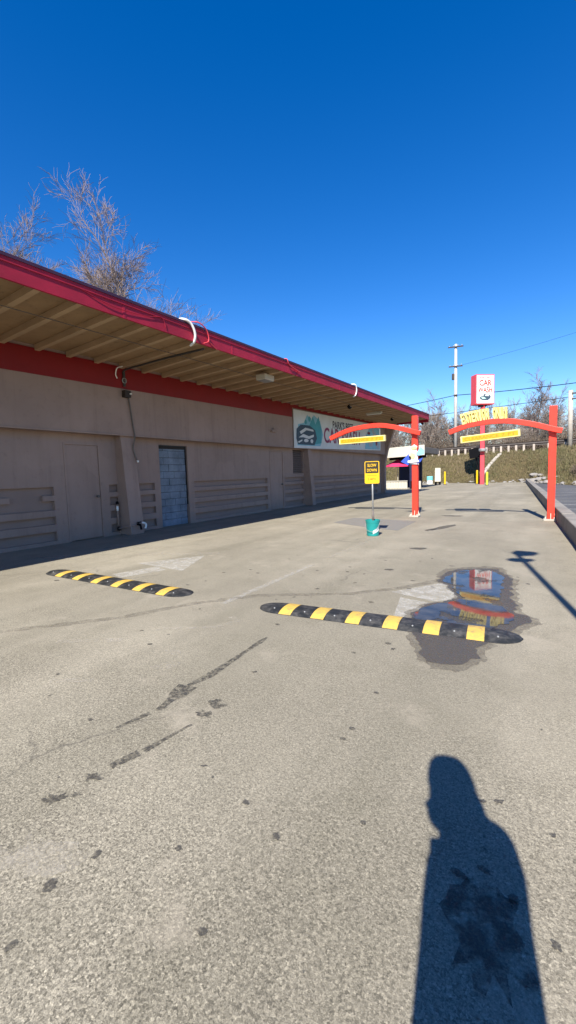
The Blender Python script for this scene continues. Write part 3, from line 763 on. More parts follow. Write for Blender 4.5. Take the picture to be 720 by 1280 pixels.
# ------------------------------------------------------------------ banner
def bcol(name, c, r=.6): M[name] = paint(name, c, r, .1, 2); return name
bcol('b_cloth', (.62, .63, .62)); bcol('b_teal', (.06, .30, .34)); bcol('b_sky', (.22, .46, .56)); bcol('b_navy', (.04, .07, .10)); bcol('b_plum', (.26, .04, .10)); bcol('b_ink', (.035, .03, .045)); bcol('b_grey', (.36, .40, .44)); bcol('b_maroon', (.19, .025, .05))
XB = XU+.055
bn = thing('banner', (XB, 20.4, 2.6), "white printed banner reading PARK'S BEST CAR WASH under the eave", 'banner')
YB0, YB1 = 15.25, 25.7
m = MB(); m.prism([(YB0, 2.50), (YB1, 2.72), (YB1, 4.02+zt(YB1)-.02), (YB0, 4.0+zt(YB0)-.04)], (XB-.02, 0, 0), (0,1,0), (0,0,1), (.02, 0, 0)); m.build('cloth', 'b_cloth', bn)
def flat(name, mat, polys, lift, par=bn):
    m = MB()
    for p in polys: m.prism(p, (XB+lift, 0, 0), (0,1,0), (0,0,1), (.003, 0, 0))
    return m.build(name, mat, par)
def B(cy, cz, ry, rz, n=14, s=0, j=.12): return blob(cy, cz, ry, rz, 0, n, j, s)
flat('splash', 'b_sky', [[(15.5, 2.62), (17.6, 2.66), (17.9, 3.2), (17.6, 3.8), (17.0, 4.02), (16.8, 3.7), (16.4, 3.98), (16.1, 3.6), (15.6, 3.5)]], .001)
flat('splash', 'b_teal', [[(16.9, 2.7), (17.7, 2.8), (17.75, 3.4), (17.45, 4.0), (17.15, 3.6), (16.9, 3.95), (16.6, 3.55), (16.5, 3.3)], B(16.6, 3.8, .12, .12, s=2), B(16.25, 3.65, .10, .10, s=3)], .005)
flat('car_picture', 'b_navy', [[(15.55, 2.66), (17.0, 2.68), (17.25, 3.0), (17.1, 3.35), (16.6, 3.52), (15.8, 3.50), (15.45, 3.3), (15.42, 2.9)]], .009)
flat('car_highlight', 'b_cloth', [[(15.7, 3.2), (16.2, 3.4), (16.9, 3.36), (16.95, 3.28), (16.3, 3.3), (15.8, 3.1)], [(15.6, 2.95), (16.0, 3.12), (16.5, 3.05), (16.95, 3.15), (16.95, 3.05), (16.5, 2.93), (16.0, 2.98)], B(16.25, 2.85, .2, .07, s=5), B(16.75, 2.85, .12, .09, s=6), [(15.55, 2.78), (15.9, 2.88), (15.9, 2.82), (15.6, 2.72)]], .013)
def btext(s, y, z, size, mat, sx=1, off=.0, lift=.006):
    me = text_mesh(s, size, .002, off, sx=sx); m = MB(); m.add_mesh(me, frame_mat((XB+lift, y, z), (0,1,.018), (0,0,1))); return m.build('lettering', mat, bn)
btext("PARK'S BEST", 18.9, 3.58, .50, 'b_ink', .92, .008)
btext("CAR WASH", 17.95, 2.86, .98, 'b_plum', .88, .018)
flat('blue_panel', 'b_sky', [[(23.1, 2.72), (25.55, 2.78), (25.55, 4.05), (23.9, 4.02), (23.3, 3.5)]], .0045)
for a_ in ((24.0, 3.1, .35, .25, 14, 7), (24.7, 3.5, .3, .3, 14, 8), (25.2, 3.0, .22, .2, 14, 9), (24.4, 3.8, .18, .14, 14, 10)): flat('bubble', 'b_grey', [B(*a_)], .010)
for a_ in ((24.95, 3.25, .16, .3, 14, 11), (23.7, 3.65, .22, .08, 14, 12)): flat('bubble', 'b_maroon', [B(*a_)], .014)

# ------------------------------------------------------------------ clearance gates
def gate(px, py, arch, post_h, label, letters=False, bar=None):
    r = thing('clearance_gate', (px, py, 0), label, 'height gate', 'red clearance gates over the lanes')
    m = MB(); hw = .085
    m.box(px-hw, px+hw, py-hw, py+hw, .02, post_h); m.build('post', 'red', r, bevel=.01)
    m = MB(); m.box(px-.165, px+.12, py-.16, py+.16, 0, .05); m.build('base_plate', 'concrete', r, bevel=.012)
    for sx in (-1, 1):
        for sy in (-1, 1):
            m = MB(); m.lathe([(.016, .05), (.016, .085), (.009, .10)], 8, (px-.02+sx*.10, py+sy*.12, 0)); m.build('bolt', 'offwhite', r)
        m = MB(); m.prism([(0, .05), (.05, .05), (0, .2)], (px+sx*hw, py-.006, 0), (sx,0,0), (0,0,1), (0, .012, 0)); m.build('gusset', 'offwhite', r)
    m = MB(); m.prism([(0, .05), (.055, .05), (0, .2)], (px-.006, py-hw, 0), (0,-1,0), (0,0,1), (.012, 0, 0)); m.build('gusset', 'offwhite', r)
    yb = py-hw-.075                                     # arch is bolted on the near face
    pts = curve([(x, yb, z) for x, z in arch], 10)
    m = MB(); m.sweep_box(pts, (0,0,1), .13, .135); m.build('arch', 'red', r, bevel=.008)
    m = MB(); m.box(px-.1, px+.1, yb+.066, py-hw-.001, arch[-2][1]-.10, arch[-2][1]+.02); m.build('clamp', 'pinkred', r)
    def az(x):
        for a, b in zip(pts, pts[1:]):
            lo, hi = (a, b) if a.x <= b.x else (b, a)
            if lo.x <= x <= hi.x: t = (x-lo.x)/max(1e-6, hi.x-lo.x); return lo.z+(hi.z-lo.z)*t, atan2(hi.z-lo.z, hi.x-lo.x)
        return pts[0].z, 0
    (xa, za), (xb, zb) = bar                            # hanging clearance bar: centre-line ends
    L = sqrt((xb-xa)**2+(zb-za)**2); an = atan2(zb-za, xb-xa)
    F = Matrix.Translation((xa, yb-.0, za)) @ Matrix.Rotation(-an, 4, 'Y')
    m = MB(); m.box(0, L, -.055, .055, -.095, .095, F); hb = m.build('clearance_bar', 'bar_border', r, bevel=.012)
    m = MB(); m.box(.05, L-.05, -.0575, -.0555, -.065, .065, F); m.build('face', 'bar_yellow', hb)
    for wd, f0, f1 in (('CLEARANCE', 0, .68), ('7', .74, .80), ('FT', .86, 1.0)):
        me = text_mesh(wd, .125, .001, .001); x_0 = min(v.co.x for v in me.vertices); w_ = max(v.co.x for v in me.vertices)-x_0
        for v in me.vertices: v.co.x = (v.co.x-x_0)*(f1-f0)*(L-.22)/w_
        m = MB(); m.add_mesh(me, F @ frame_mat((.11+f0*(L-.22), -.0585, -.043), (1,0,0), (0,0,1))); m.build('lettering', 'amber_text', hb)
    for t in (.12, .88):
        x = xa+(xb-xa)*t; z0 = za+(zb-za)*t+.09; z1 = az(x)[0]-.05
        m = MB(); m.tube([(x, yb, z0), (x, yb, z1)], .009, 6); m.build('hanger', 'grey', r)
    if letters:
        s = 'EXTERIOR ONLY'; x = -2.16; x1 = -1.04
        step = (x1-x)/len(s); m = MB(); pl = MB()
        for i, ch in enumerate(s):
            cx = x+step*(i+.5); z, a = az(cx); tilt = -radians(13)*(1-(cx-x)/(x1-x))*1.1
            up = V((sin(tilt)*1.0, 0, cos(tilt))); rt = V((cos(tilt), 0, -sin(tilt)))
            if ch == ' ': continue
            me = text_mesh(ch, .42, .02, .014); 
            mnx, mxx = min(v.co.x for v in me.vertices), max(v.co.x for v in me.vertices); hh = max(v.co.y for v in me.vertices)
            for v in me.vertices:
                v.co.x = (v.co.x-(mnx+mxx)/2)*(step*.94)/max(.12, (mxx-mnx)); v.co.y = v.co.y*.285/hh
            base = V((cx, yb, z+.07))
            m.add_mesh(me, frame_mat(base+V((0, -.045, 0)), rt, up))
            pl.box(-step*.47, step*.47, -.012, .012, 0, .30, frame_mat(base, rt, V((0,1,0))))
        pl.build('letter_plate', 'letter_back', r); m.build('lettering', 'pale_yellow', r)
    return r, az, yb
M['bar_border'] = paint('bar_border_cream', (.66, .56, .22), .5, .1, 6)
M['letter_back'] = paint('letter_back_plate', (.56, .44, .12), .6, .15, 8)
gate(0.0, 13.05, [(-2.52, 2.47), (-1.94, 2.64), (-1.20, 2.68), (-.56, 2.56), (0.0, 2.37), (.20, 2.31)], 2.97, 'red steel clearance gate by the kerb with yellow EXTERIOR ONLY lettering', True, ((-2.21, 2.235), (-.73, 2.335)))
gl, azl, ybl = gate(-3.54, 13.1, [(-6.3, 2.56), (-5.59, 2.79), (-4.75, 2.86), (-4.2, 2.78), (-3.54, 2.58), (-3.34, 2.52)], 3.06, 'red steel clearance gate nearer the building, without lettering on its arch', False, ((-5.97, 2.435), (-4.41, 2.45)))
# colourful cut-out ornament tied to the left gate post (abstract panels)
bcol('o_blue', (.03, .075, .42)); bcol('o_sky', (.22, .58, .78)); bcol('o_lemon', (.85, .70, .25)); bcol('o_white', (.80, .78, .78)); bcol('o_mint', (.45, .72, .55))
orn = thing('ornament', (-3.54, 12.9, 1.6), 'blue, white and yellow cut-out ornament tied round the left gate post', 'ornament')
def opan(name, mat, poly, y, th=.02):
    m = MB(); m.prism(poly, (-3.54, y, 0), (1,0,0), (0,0,1), (0, -th, 0)); m.build(name, mat, orn, bevel=.004)
yo = 12.985
opan('panel', 'o_white', [(-.15, 1.62), (.14, 1.60), (.10, 1.80), (.07, 2.02), (.09, 2.14), (.0, 2.20), (-.09, 2.13), (-.06, 1.95), (-.09, 1.78)], yo)
opan('wing', 'o_blue', [(-.40, 1.70), (-.16, 1.92), (-.12, 1.66), (-.18, 1.58)], yo-.025)
opan('wing', 'o_blue', [(.08, 1.72), (.27, 1.80), (.20, 1.68), (.10, 1.62)], yo-.025)
opan('fan', 'o_sky', [(.06, 1.92), (.20, 2.12), (.30, 2.02), (.30, 1.90), (.14, 1.86)], yo-.03)
opan('fan', 'o_mint', [(-.20, 2.02), (-.10, 2.14), (-.04, 2.06), (-.12, 1.96)], yo-.03)
opan('core', 'o_lemon', blob(-.03, 1.86, .075, .09, 0, 10, .1, 3), yo-.035)
opan('core', 'o_lemon', blob(.0, 2.10, .10, .05, 0, 10, .1, 4), yo-.035)
opan('band', 'o_white', [(-.18, 1.66), (.15, 1.67), (.15, 1.72), (-.18, 1.72)], yo-.05)

# ------------------------------------------------------------------ bucket and SLOW DOWN sign
BX, BY = -3.37, 8.97
bk = thing('bucket', (BX, BY, 0), 'teal plastic bucket holding the yellow sign post', 'bucket')
m = MB(); m.lathe([(.128, 0), (.132, .01), (.150, .30), (.158, .30), (.158, .325), (.163, .33), (.163, .355), (.150, .355), (.145, .30), (.143, .27)], 28, (BX, BY, 0)); m.build('body', 'teal', bk, smooth=False)
m = MB(); m.lathe([(.0, .272), (.142, .272)], 24, (BX, BY, 0)); m.build('concrete_fill', 'concrete', bk)
m = MB(); m.tube(curve([(BX-.16, BY, .29), (BX-.12, BY-.14, .17), (BX+.05, BY-.18, .11), (BX+.14, BY-.09, .19), (BX+.16, BY, .29)]), .005, 6); m.build('handle', 'grey', bk)
m = MB()
for k in range(5):
    a0, a1 = radians(-70+13*k), radians(-70+13*(k+1))
    lo0, lo1 = .05+.014*k, .05+.014*(k+1); hi0, hi1 = .12+.02*k, .12+.02*(k+1)
    rr = lambda z: .132+.018*z/.3+.003
    m.quad([(BX+rr(lo0)*cos(a0), BY+rr(lo0)*sin(a0), lo0), (BX+rr(lo1)*cos(a1), BY+rr(lo1)*sin(a1), lo1), (BX+rr(hi1)*cos(a1), BY+rr(hi1)*sin(a1), hi1), (BX+rr(hi0)*cos(a0), BY+rr(hi0)*sin(a0), hi0)])
m.build('white_slash', 'white', bk)  # slanting white patch on the bucket side
sg = thing('slow_down_sign', (BX, BY, .272), 'black and yellow SLOW DOWN sign on a thin metal post', 'sign')
m = MB(); m.tube([(BX+.005, BY+.01, .274), (BX-.005, BY+.012, 1.60)], .019, 10); m.build('post', 'grey', sg, smooth=True)
m = MB(); m.tube([(BX+.005, BY+.01, .274), (BX+.001, BY+.0105, .56)], .026, 10); m.build('sleeve', 'cable', sg, smooth=True)
def rrect(x0, x1, z0, z1, r, n=5):
    out = []
    for cx, cz, a0 in ((x1-r, z0+r, -90), (x1-r, z1-r, 0), (x0+r, z1-r, 90), (x0+r, z0+r, 180)):
        for k in range(n+1): a = radians(a0+90*k/n); out.append((cx+r*cos(a), cz+r*sin(a)))
    return out
rot = radians(8); ux = V((cos(rot), sin(rot), 0)); nz = V((sin(rot), -cos(rot), 0)); sc = V((BX, BY-.012, 0))
m = MB(); m.prism(rrect(-.162, .162, 1.16, 1.65, .03), sc, ux, (0,0,1), nz*.006); bd = m.build('board', 'yellow', sg)
m = MB(); m.prism(rrect(-.146, .146, 1.388, 1.636, .016), sc+nz*.0065, ux, (0,0,1), nz*.001); m.build('black_panel', 'sign_black', bd)
for s, z, sz, mt_, sx in (('SLOW', 1.532, .088, 'yellow', .80), ('DOWN', 1.425, .088, 'yellow', .74), ('5 MPH', 1.235, .075, 'amber_text', .85)):
    me = text_mesh(s, sz, .0008, .0015, 'CENTER', sx=sx); m = MB(); m.add_mesh(me, frame_mat(sc+nz*.0085+V((0,0,z)), ux, (0,0,1))); m.build('lettering', mt_, bd)
m = MB(); m.prism([(-.11, 1.335), (.11, 1.335), (.11, 1.345), (-.11, 1.345)], sc+nz*.0065, ux, (0,0,1), nz*.001); m.build('rule', 'amber_text', bd)

# ------------------------------------------------------------------ far yard: pylon sign, bollards, A-frame, barrel
PX, PY = -5.35, 42.0
py = thing('pylon_sign', (PX, PY, 0), 'tall red pole sign with white CAR WASH box on top', 'sign')
m = MB(); m.box(PX-.17, PX+.17, PY-.17, PY+.17, 0, 7.1); m.build('pole', 'pinkred', py, bevel=.02)
be = radians(38); fx_ = V((cos(be), sin(be), 0)); fn = V((sin(be), -cos(be), 0)); pc = V((PX-.05, PY, 0))
F = frame_mat(pc, fx_, V((0,0,1)))
W2, D2 = .86, .42
def fbox(mb, x0, x1, d0, d1, z0, z1):
    P = [pc+fx_*x+fn*d+V((0,0,z)) for z in (z0, z1) for d in (d0, d1) for x in (x0, x1)]
    b = len(mb.v); mb.v += P
    for q in ((0,2,3,1),(4,5,7,6),(0,1,5,4),(2,6,7,3),(0,4,6,2),(1,3,7,5)): mb.f.append(tuple(b+i for i in q))
m = MB(); fbox(m, -W2, W2, -D2, D2, 7.05, 9.65); cab = m.build('cabinet', 'pinkred', py, bevel=.02)
for sgn in (1, -1):
    m = MB(); fbox(m, -W2+.07, W2-.07, sgn*D2+(.001 if sgn > 0 else -.012), sgn*D2+(.012 if sgn > 0 else -.001), 7.15, 9.57); m.build('face', 'white', cab)
m = MB(); fbox(m, -.30, .30, -.2, .2, 6.9, 7.06); m.build('collar', 'dark', py)
def ptext(s, z, size, mat, width, off=.01):
    me = text_mesh(s, size, .003, off, 'CENTER'); w_ = max(v.co.x for v in me.vertices)-min(v.co.x for v in me.vertices)
    for v in me.vertices: v.co.x *= width/w_
    m = MB(); m.add_mesh(me, frame_mat(pc+fn*(D2+.016)+V((0,0,z)), fx_, V((0,0,1)))); m.build('lettering', mat, cab)
ptext("PARK'S BEST", 9.30, .22, 'pinkred', 1.25, .004); ptext('CAR', 8.68, .68, 'red', 1.15, .02); ptext('WASH', 8.08, .66, 'red', 1.3, .018)
def pflat(name, mat, poly, lift=.014):
    m = MB(); m.prism(poly, pc+fn*(D2+lift), fx_, (0,0,1), fn*.004); m.build(name, mat, cab)
pflat('car_picture', 'b_navy', [(-.5, 7.55), (-.3, 7.42), (.25, 7.40), (.5, 7.6), (.52, 7.78), (.3, 7.92), (-.1, 7.95), (-.2, 7.78), (-.48, 7.72)])
pflat('car_highlight', 'b_cloth', [(-.05, 7.78), (.05, 7.90), (.28, 7.88), (.34, 7.76)], .02); pflat('car_highlight', 'o_mint', [(-.4, 7.66), (-.15, 7.70), (.1, 7.55), (-.25, 7.52)], .02)
ptext('SOFT CLOTH', 7.2, .12, 'pinkred', .9, .002) if False else None
m = MB(); m.lathe([(.30, 2.95), (.33, 3.02), (.33, 3.14), (.28, 3.2)], 14, (PX+.05, PY-.28, 0)); m.build('clamp', 'grey', py)
def bollard(x, y, h, mat, label):
    r = thing('bollard', (x, y, 0), label, 'bollard', 'yellow steel bollards in the far yard')
    m = MB(); m.lathe([(.085, 0), (.085, h-.05), (.07, h-.015), (.03, h)], 14, (x, y, 0)); m.build('post', mat, r, smooth=False)
    m = MB(); m.lathe([(.16, -.01), (.16, .03), (.09, .06)], 14, (x, y, 0)); m.build('footing', 'dark', r)
bollard(PX-.46, PY+.2, 1.28, 'yellow', 'golden yellow bollard just left of the red sign pole')
bollard(-4.62, 39.2, 1.12, 'lime', 'lime yellow bollard just right of the red sign pole')
bollard(-8.46, 41.4, 1.24, 'yellow', 'slim yellow bollard beside the cream folding sign')
af = thing('sandwich_board', (-9.15, 41.6, 0), 'narrow cream folding sign on dark feet', 'sign')
m = MB(); R = Matrix.Translation((-9.15, 41.5, .3)) @ Matrix.Rotation(radians(-6), 4, 'X'); m.box(-.25, .25, -.02, .02, 0, 1.3, R); m.build('panel', 'lemon_panel' if 'lemon_panel' in M else 'offwhite', af, bevel=.02)
m = MB(); R = Matrix.Translation((-9.15, 41.76, .3)) @ Matrix.Rotation(radians(6), 4, 'X'); m.box(-.25, .25, -.02, .02, 0, 1.3, R); m.build('panel', 'offwhite', af, bevel=.02)
for sx in (-.18, .18):
    m = MB(); m.box(-9.15+sx-.05, -9.15+sx+.05, 41.36, 41.86, 0, .31); m.build('foot', 'black', af, bevel=.01)
m = MB()
for z in (1.0, 1.15, 1.3, .8): m.box(-9.15-.15, -9.15+.15, 41.475-.10*0-.022, 41.478-.022, z, z+.05, Matrix.Translation((0, 0.0-(1.3-z)*.0, 0)))
tb = thing('barrel', (-10.35, 43.6, 0), 'pale teal and white barrel beside the far verge', 'barrel')
m = MB(); m.lathe([(.27, .38), (.30, .42), (.30, .74), (.27, .80), (.0, .80)], 20, (-10.35, 43.6, 0)); m.build('lid', 'teal_pale', tb)
m = MB(); m.lathe([(.25, 0), (.28, .05), (.28, .38)], 20, (-10.35, 43.6, 0)); m.build('drum', 'white', tb)
# black sign on a leaning pole, behind the pylon
bs = thing('black_sign', (-5.86, 43.2, .1), 'black board on a leaning black pole behind the red sign pole', 'sign')
m = MB(); m.tube([(-5.72, 43.0, 0), (-5.78, 43.0, .9), (-6.02, 42.9, 2.65)], .075, 8); m.build('pole', 'black', bs)
R = Matrix.Translation((-6.12, 42.75, 2.86)) @ Matrix.Rotation(radians(-28), 4, 'Z') @ Matrix.Rotation(radians(-7), 4, 'Y')
m = MB(); m.box(-.52, .52, -.09, .09, -.46, .44, R); m.build('board', 'black', bs, bevel=.02)
m = MB(); m.box(.30, .62, -.07, .07, .30, .62, R); m.build('bracket', 'dark', bs)

# ------------------------------------------------------------------ canopy kiosk and umbrella beyond the building
kx0, kx1, ky = -11.6, -8.2, 33.0
kk = thing('canopy_shelter', (-9.2, ky, 0), 'flat roofed shelter with deep cream fascia and navy column', 'shelter')
def kslab(name, mat, x0, x1, y0, y1, za0, za1, zb0, zb1, bevel=.02):
    m = MB(); m.prism([(x0, za0), (x1, zb0), (x1, zb1), (x0, za1)], (0, y0, 0), (1,0,0), (0,0,1), (0, y1-y0, 0)); return m.build(name, mat, kk, bevel=bevel)
kslab('fascia', 'offwhite', kx0, kx1, ky-.12, ky, 2.44, 3.22, 2.56, 3.34)
kslab('roof', 'roof', kx0+.05, kx1-.05, ky+.005, ky+5, 2.62, 3.1, 2.74, 3.2)
kslab('column', 'navy', -9.38, -8.94, ky-.08+.09, ky+.5, 0, 2.36, 0, 2.36)
kslab('column_base', 'black', -9.30, -9.0, ky-.03, ky+.005, 0, .62, 0, .62)
kslab('back_wall', 'navy', kx0+.1, -9.5, ky+4.2, ky+4.4, 0, 2.5, 0, 2.6)
kslab('beam', 'black', kx0+.3, kx1-.2, ky+1.0, ky+1.3, 2.3, 2.6, 2.4, 2.7)
m = MB()
for i in range(9): m.box(-11.4+.02+i*.215, -11.4+.2+i*.215, 32.62, 32.66, .06, .56)
m.box(-11.45, -9.45, 32.66, 32.71, 0, .60); m.box(-11.47, -9.43, 32.58, 32.72, .60, .66)
tag(m.build('low_wall', 'offwhite', bevel=.008), 'low cream panelled wall below the pink umbrella', 'wall')
m = MB(); m.box(-8.86, -8.5, 32.9, 33.1, 0, .6); tag(m.build('planter', 'offwhite', bevel=.02), 'small pale box beside the navy column', 'planter')
um = thing('umbrella', (-10.95, 34.0, 0), 'open magenta patio umbrella behind the low cream wall', 'umbrella')
m = MB(); m.tube([(-10.6, 34, 0), (-10.6, 34, 2.36)], .025, 8); m.build('pole', 'offwhite', um)
m = MB(); n = 8; c = V((-10.6, 34, 2.36)); b = 0; m.v.append(c)
for rr, zz in ((.45, -.22), (.98, -.50), (.99, -.60)):
    for k in range(n): a = 2*pi*(k+.5)/n; m.v.append(V((c.x+rr*cos(a), c.y+rr*sin(a), c.z+zz)))
for k in range(n):
    k2 = (k+1) % n; m.f.append((0, 1+k, 1+k2))
    for i in range(2): m.f.append((1+i*n+k, 1+(i+1)*n+k, 1+(i+1)*n+k2, 1+i*n+k2))
m.build('canopy', 'pink', um)

# ------------------------------------------------------------------ guardrail on the embankment
gr = thing('guardrail', (-8, 51.5, 3.2), 'weathered steel guardrail on pale posts along the embankment top', 'guardrail')
gx = []
x = -40.0
while x < -1.9: gx.append(x); x += .72
gx += [-1.65, -.33, 1.1, 2.5, 3.9, 5.3, 6.7]
def gy(x): return 51.6+(0 if x < 0 else -.10*x)
def gz(x): return max(hz(x, gy(x)), 3.0)
top = lambda x: 4.00+.018*max(-12, x)+.0
gx_seen = [x for x in gx if x > -19]
for x in gx_seen:
    z = top(x); m = MB(); m.box(x-.10, x+.10, gy(x)-.17, gy(x)-.04, gz(x)-.3, z-.17); m.build('post', 'railpost', gr)
m = MB()
prof = [(.0, -.21), (.035, -.12), (-.02, 0), (.035, .12), (0, .21)]
xs_ = [-40+.8*i for i in range(72)]
for x in xs_:
    for d, z in prof: m.v.append(V((x, gy(x)+.02+d, top(x)-.08+z)))
for i in range(len(xs_)-1):
    for k in range(4): a = i*5+k; m.f.append((a, a+1, a+6, a+5))
ro = m.build('rail', 'rail', gr); md = ro.modifiers.new('s', 'SOLIDIFY'); md.thickness = .012
# drainage flume down the bank
m = MB(); P = [V((x, y, hz(x, y)+.05)) for x, y in [(-6.1, 48.0), (-5.8, 48.9), (-5.35, 49.9), (-4.75, 51.0)]]
m.sweep_box(P, (0,0,1), .34, .12); o = m.build('drain_channel', 'concrete'); tag(o, 'pale concrete drain channel running down the grassy bank', 'drain')

# ------------------------------------------------------------------ utility poles and lines
up = thing('utility_pole', (-10.2, 56, 3.1), 'tall pale utility pole with two crossarms beyond the guardrail', 'utility pole')
m = MB(); m.tube([(-10.2, 56, 2.9), (-10.22, 56, 16.5)], .2, 12, r_list=[.22, .15]); m.build('pole', 'wood_grey', up, smooth=True)
for z, w_ in ((16.15, .88), (13.85, .80)):
    m = MB(); m.box(-10.2-w_, -10.2+w_, 55.74, 55.83, z-.07, z+.07, Matrix.Translation((-10.2,0,z)) @ Matrix.Rotation(radians(3), 4, 'Y') @ Matrix.Translation((10.2,0,-z))); ca = m.build('crossarm', 'rail', up)
    m = MB()
    for dx in (-.8, -.3, .3, .8): m.lathe([(.03, z+.06), (.05, z+.12), (.03, z+.2)], 8, (-10.2+dx*w_, 55.78, 0))
    m.build('insulator', 'grey', ca)
m = MB(); m.lathe([(.14, 12.3), (.16, 12.4), (.16, 12.95), (.1, 13.05)], 12, (-10.5, 55.9, 0)); m.build('transformer', 'dark', up)
m = MB(); m.tube([(-10.4, 55.8, 10.42), (-10.0, 55.8, 10.42)], .09, 8); m.build('clamp', 'dark', up)
up2 = thing('utility_pole', (1.45, 50.5, 3.2), 'thick wooden utility pole behind the right gate post', 'utility pole')
m = MB(); m.tube([(1.45, 50.5, 2.9), (1.40, 50.5, 8.75)], .2, 12, r_list=[.23, .2]); m.build('pole', 'wood', up2, smooth=True)
m = MB(); m.box(1.5, 2.6, 50.3, 50.4, 8.35, 8.5); m.box(1.5, 2.4, 50.3, 50.4, 7.85, 7.98); m.build('crossarm', 'dark', up2)
def line(a, b, sag, r, label):
    a, b = V(a), V(b); pts = [a.lerp(b, i/24)-V((0,0,sag*4*(i/24)*(1-i/24))) for i in range(25)]
    tag(MB().tube(pts, r, 6).build('power_line', 'black'), label, 'power line')
line((-45, 58, 9.6), (-10.22, 55.85, 10.42), .7, .035, 'heavy overhead line running left from the tall pale pole')
line((-10.22, 55.85, 10.42), (24, 54, 11.6), .75, .04, 'heavy overhead line running right from the tall pale pole')
line((-45, 58, 7.9), (24, 54, 9.9), .55, .03, 'lower overhead line passing behind the sign')
line((-9.6, 55.8, 13.9), (24, 54, 20.5), .9, .012, 'thin upper wire rising right from the crossarm')

# ------------------------------------------------------------------ rocks along the bank foot
rr = random.Random(21); variants = []
for k in range(4):
    bm = bmesh.new(); bmesh.ops.create_icosphere(bm, subdivisions=2, radius=1)
    for v in bm.verts:
        n = noise.noise(v.co*1.3+V((k*7, 0, 0))); v.co *= 1+.38*n; v.co.z *= .62
    me = bpy.data.meshes.new('rock'); bm.to_mesh(me); bm.free(); me.materials.append(M['rock']); variants.append(me)
for i in range(95):
    if i < 40: x = rr.uniform(-1.9, 6.5); y = foot(x)+rr.uniform(-.3, 2.2); s = rr.uniform(.12, .42)
    elif i < 60: x = rr.uniform(-2.6, .8); y = foot(x)+rr.uniform(-.5, .8); s = rr.uniform(.08, .25)
    else: x = rr.uniform(-13.5, -2.6); y = foot(x)+rr.uniform(-.5, .5); s = rr.uniform(.05, .17)
    o = bpy.data.objects.new('rock', variants[i % 4]); COL.objects.link(o); o.location = (x, y, max(0, hz(x, y))+s*.2)
    o.scale = (s*rr.uniform(.9, 1.5), s, s*rr.uniform(.7, 1.1)); o.rotation_euler = (0, 0, rr.uniform(0, 6.3))
    big = s > .25
    tag(o, 'larger pale grey boulder among the rubble at the bank foot' if big else 'small pale rock lying along the bank foot', 'rock', 'larger boulders at the bank foot' if big else 'small rocks along the bank foot')

# ------------------------------------------------------------------ dry grass on the bank (nobody could count it)
rg = random.Random(9); m = MB()
for i in range(15000):
    x = rg.uniform(-24, 8); f = foot(x); y = rg.uniform(f-.2, 52.6 if x < 0 else 51.8)
    z = hz(x, y)
    if z < -.03 and y < f-.15: continue
    n = noise.noise(V((x*.5, y*.5, 0)));  h = rg.uniform(.07, .22)*(1+.8*n)*(1.5 if x > -1 else 1)
    for b in range(3):
        a = rg.uniform(0, 2*pi); wd = rg.uniform(.02, .05); dx, dy = cos(a)*wd, sin(a)*wd; lx, ly = rg.uniform(-.12, .12), rg.uniform(-.12, .12)
        b0 = len(m.v); px_, py_ = x+rg.uniform(-.12, .12), y+rg.uniform(-.12, .12); zz = hz(px_, py_) if False else z
        m.v += [V((px_-dx, py_-dy, zz-.05)), V((px_+dx, py_+dy, zz-.05)), V((px_+lx, py_+ly, zz+h))]; m.f.append((b0, b0+1, b0+2))
o = m.build('dry_grass', 'grass', fix=False); o['kind'] = 'stuff'

